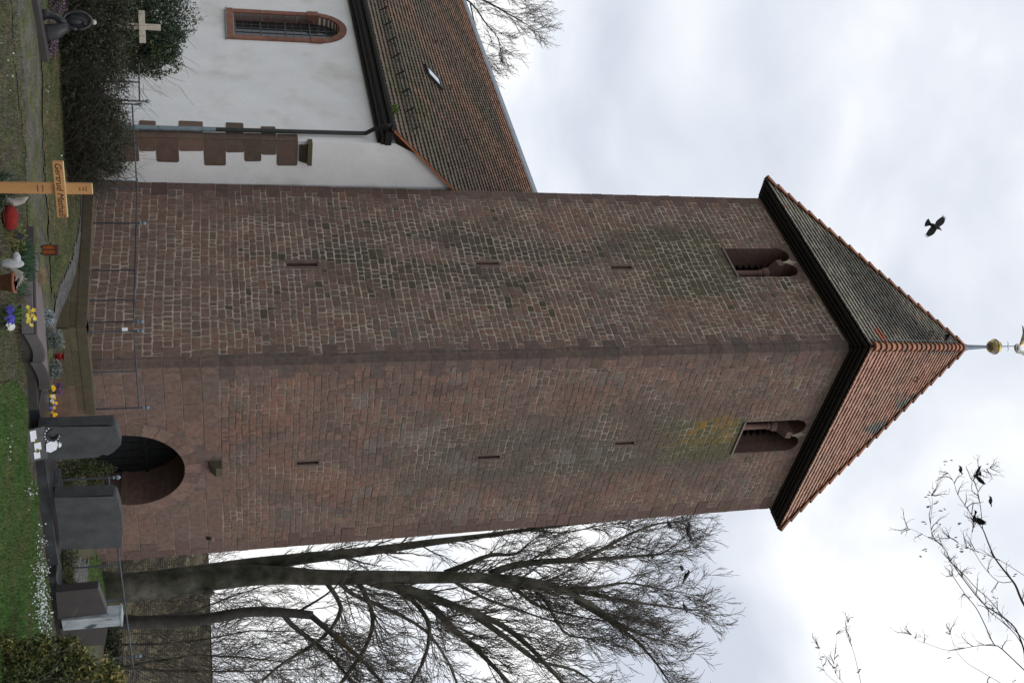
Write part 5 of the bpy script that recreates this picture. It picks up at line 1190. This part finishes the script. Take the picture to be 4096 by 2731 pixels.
p = gp(-10, 870); m = MB(); m.blob(p + UZ * .16, (.18, .14, .11), 16, 10, (1, 1, 1), .1); mk('red_moss', (.20, .014, .010), amt=.4, sc=50, bump=1, bsc=90); tag(m.build('red_moss_cushion', 'red_moss', None, True), 'bright red dyed moss cushion at the bottom frame edge', 'decoration')
m = MB(); p = gp(-12, 795); m.tube([p + UZ * .1, p + V((.05, 0, .22)), p + V((.02, 0, .33)), p + V((-.03, 0, .40))], [.05, .06, .045, .015], 8); tag(m.build('driftwood', 'driftwood'), 'grey driftwood piece standing left of the red moss', 'driftwood')
p = gp(20, 935); m = MB(); m.prism([p + V((-.12, 0, 0)), p + V((.02, 0, 0)), p + V((.09, 0, .22)), p + V((.03, 0, .27)), p + V((-.09, 0, .1))], (0, .12, 0)); tag(m.build('grave_stone', 'dark_granite'), 'small dark leaning stone left of the bulb leaves', 'stone')
p = gp(-20, 1055); an = empty('angel_ornament', p, 'white angel ornament with outspread feathered wings', 'ornament')
m = MB(); m.blob(p + V((.0, 0, .22)), (.07, .06, .16), 10, 8); m.blob(p + V((-.05, 0, .28)), (.12, .05, .06), 10, 6); m.build('body', 'weathered_white', an, True)
for q in (0, 1):
    m = MB()
    for k in range(5): m.tube([p + V((.05 + .02 * q, 0, .2)), p + V((.12 + .05 * q, 0, .27 + .02 * k)), p + V((.18 + .03 * k + .04 * q, 0, .33 - .035 * k + .08 * q))], [.02, .022, .006], 5)
    m.build('wing', 'driftwood', an)
p = gp(-18, 1130); m = MB(); m.lathe(p, [(.09, 0), (.13, .22), (.15, .22), (.15, .26), (.12, .26), (.11, .2)], 16); tag(m.build('terracotta_pot', 'terracotta', None, True), 'orange terracotta pot beside the white angel', 'pot')
tuft('fir_sprig', 'dark fir sprigs in front of the new wooden cross', 'branches', -12, 760, .20, .36, 130, [(.03, .05, .03), (.05, .07, .04)], None, 0, .6, .01)
# shrubby mound and yellow conifer behind the slate headstone
bushlet('low dark juniper mound right of the slate headstone', 235, 2270, (.55, .35, .25), 2600, .016, DKG + [(.07, .07, .03)], 'juniper', 'shrub', None, -.3)
bushlet('olive green cushion plant left of the marble pillar headstone', 225, 2335, (.35, .25, .2), 1500, .016, [(.08, .09, .03), (.05, .06, .025), (.11, .11, .05)], 'cushion_plant', 'plant', None, -.3)
bushlet('bright yellow green conifer peeking behind the brown granite headstone', 285, 2610, (.40, .3, .45), 1800, .02, [(.13, .17, .02), (.09, .13, .02), (.17, .19, .03)], 'golden_conifer', 'shrub', None, -.3)
for (x, y, rx, rz_, nme, lb) in ((335, 2300, .9, .35, 'dark_hedge', 'dark evergreen hedge at the foot of the huge tree'), (350, 2640, 1.0, .25, 'dark_hedge', 'brown leafless hedge below the cemetery wall')):
    p = at(x, y, 29.5); p.z = hz(p.x, p.y); m = MB(); leaves(m, (p.x, p.y, p.z + rz_ * .6), (rx, .5, rz_), 3500, .03, DKG + BRN, .4, 0, 2, -.3); tag(m.build(nme, 'leaf'), lb, 'hedge')
# variegated shrub at the lower right
pv = V((4.72, 16.6, 0)); VG = [(.055, .075, .02), (.04, .06, .018), (.10, .10, .025), (.03, .045, .015)]; VY = [(.26, .22, .07), (.20, .17, .05), (.14, .14, .04)]
vs = empty('variegated_shrub', pv, 'yellow and green variegated shrub at the corner of the lawn', 'shrub'); m = MB()
for (x, y, D, r_, n, cc) in ((200, 2700, 16.6, .50, 2600, VG), (60, 2720, 16.3, .5, 2400, VG), (60, 2640, 16.3, .25, 900, VG + VY), (150, 2600, 16.4, .22, 800, VG + VY), (280, 2585, 16.6, .16, 600, VG + VY), (380, 2700, 16.6, .32, 1500, VG + VY), (430, 2690, 16.7, .16, 500, VY + VG), (300, 2660, 16.6, .28, 1100, VG + VY), (470, 2710, 16.7, .12, 320, VY), (10, 2570, 16.0, .15, 400, VG + VY)):
    leaves(m, at(x, y, D), (r_, r_ * .8, r_), n, .028, cc, .4, 0, 3, -.25, 1.3)
m.build('foliage', 'leaf', vs); m = MB(); stems(m, pv, (.4, .3), 1.3, 50, .008, .25); m.build('stems', 'twig', vs)
# weed in the gutter
p = at(1618, 440, 33.2); gq = N_(EA - .05, ab(PP(1610, 445, N_(EA, 8, 0), dr))[1], rz(EA) + .08); m = MB(); leaves(m, gq, (.14, .28, .14), 900, .02, [(.10, .15, .03), (.07, .12, .03)], .5, 0, 4, -.5); tag(m.build('gutter_weed', 'leaf'), 'bright green weed growing in the nave gutter near the elbow', 'weed')
# grass blades and small flowers in the lawns
def blades(name, polys, n, h, cols, seed, label=None):
    r = random.Random(seed); m = MB()
    for poly, k in zip(polys, n):
        x0 = min(p[0] for p in poly); x1 = max(p[0] for p in poly); y0 = min(p[1] for p in poly); y1 = max(p[1] for p in poly); c_ = 0
        while c_ < k:
            x, y = r.uniform(x0, x1), r.uniform(y0, y1)
            if not inside((x + .16 * noise.noise(V((x * 3, y * 3, 2))), y), poly): continue
            c_ += 1; z = hz(x, y) + .01; L_ = h * r.uniform(.5, 1.3) * (1 + .5 * noise.noise(V((x * 2, y * 2, 4)))); a = r.uniform(0, 6.28); w = .006; dx, dy = math.cos(a) * w, math.sin(a) * w; lx, ly = r.gauss(0, .4) * L_, r.gauss(0, .4) * L_
            c = jit(mixc(cols[0], cols[1], .5 + noise.noise(V((x * 1.5, y * 1.5, 8)))), .3, r)
            m.face([(x - dx, y - dy, z), (x + dx, y + dy, z), (x + lx, y + ly, z + L_)], c)
    o = m.build(name, 'leaf'); o['kind'] = 'stuff'
    if label: o['label'] = label; o['category'] = 'grass'
    return o
blades('grass', grass_polys[1:], [36000, 3000], .05, [(.05, .13, .02), (.085, .10, .03)], 3, 'short green grass of the lawn below the headstones')
blades('grass', grass_polys[:1], [11000], .05, [(.045, .08, .02), (.14, .11, .06)], 4, 'half dry grass on the strip behind the path')
blades('weeds', [[(q.x, q.y) for q in [onz(a, b) for a, b in ((-70, -60), (60, -60), (95, 400), (110, 900), (95, 930), (90, 1560), (-70, 1560))]]], [9000], .06, [(.05, .07, .025), (.12, .09, .05)], 5, 'sparse weeds and dead stalks on the bare soil')
m = MB(); r = random.Random(11)
for (px_, py_, sx, sy, n) in ((150, 2330, 28, 110, 260), (165, 2480, 20, 60, 120), (150, 2160, 16, 50, 26), (105, 1980, 22, 40, 26), (165, 2570, 12, 30, 36), (150, 2420, 30, 70, 90), (240, 600, 25, 200, 9), (180, 400, 12, 100, 4), (10, 200, 20, 150, 7), (15, 1800, 15, 100, 8)):
    for _ in range(n):
        x, y = px_ + r.gauss(0, sx * .6), py_ + r.gauss(0, sy * .6)
        q = gp(x, y)
        if q.y > 21.3 and px_ > 200 and False: continue
        c = q + UZ * r.uniform(.03, .09); s_ = r.uniform(.008, .018); nn_ = V((r.gauss(0, .5), -1, r.gauss(0, .5))).normalized(); u = nn_.orthogonal().normalized() * s_; v = nn_.cross(u)
        m.face([c - u, c - v * .8, c + u, c + v * 1.2], (.62, .66, .64))
        if r.random() < .6: m.face([q - V((.003, 0, 0)), q + V((.003, 0, 0)), c], (.05, .1, .03))
        for _k in range(2): e_ = q + V((r.gauss(0, .03), r.gauss(0, .03), r.uniform(.03, .07))); m.face([q - V((.005, 0, 0)), q + V((.005, 0, 0)), e_], (.045, .10, .05))
o = m.build('snowdrops', 'leaf'); o['kind'] = 'stuff'; o['label'] = 'drifts of tiny white flowers in the lawn'; o['category'] = 'flowers'
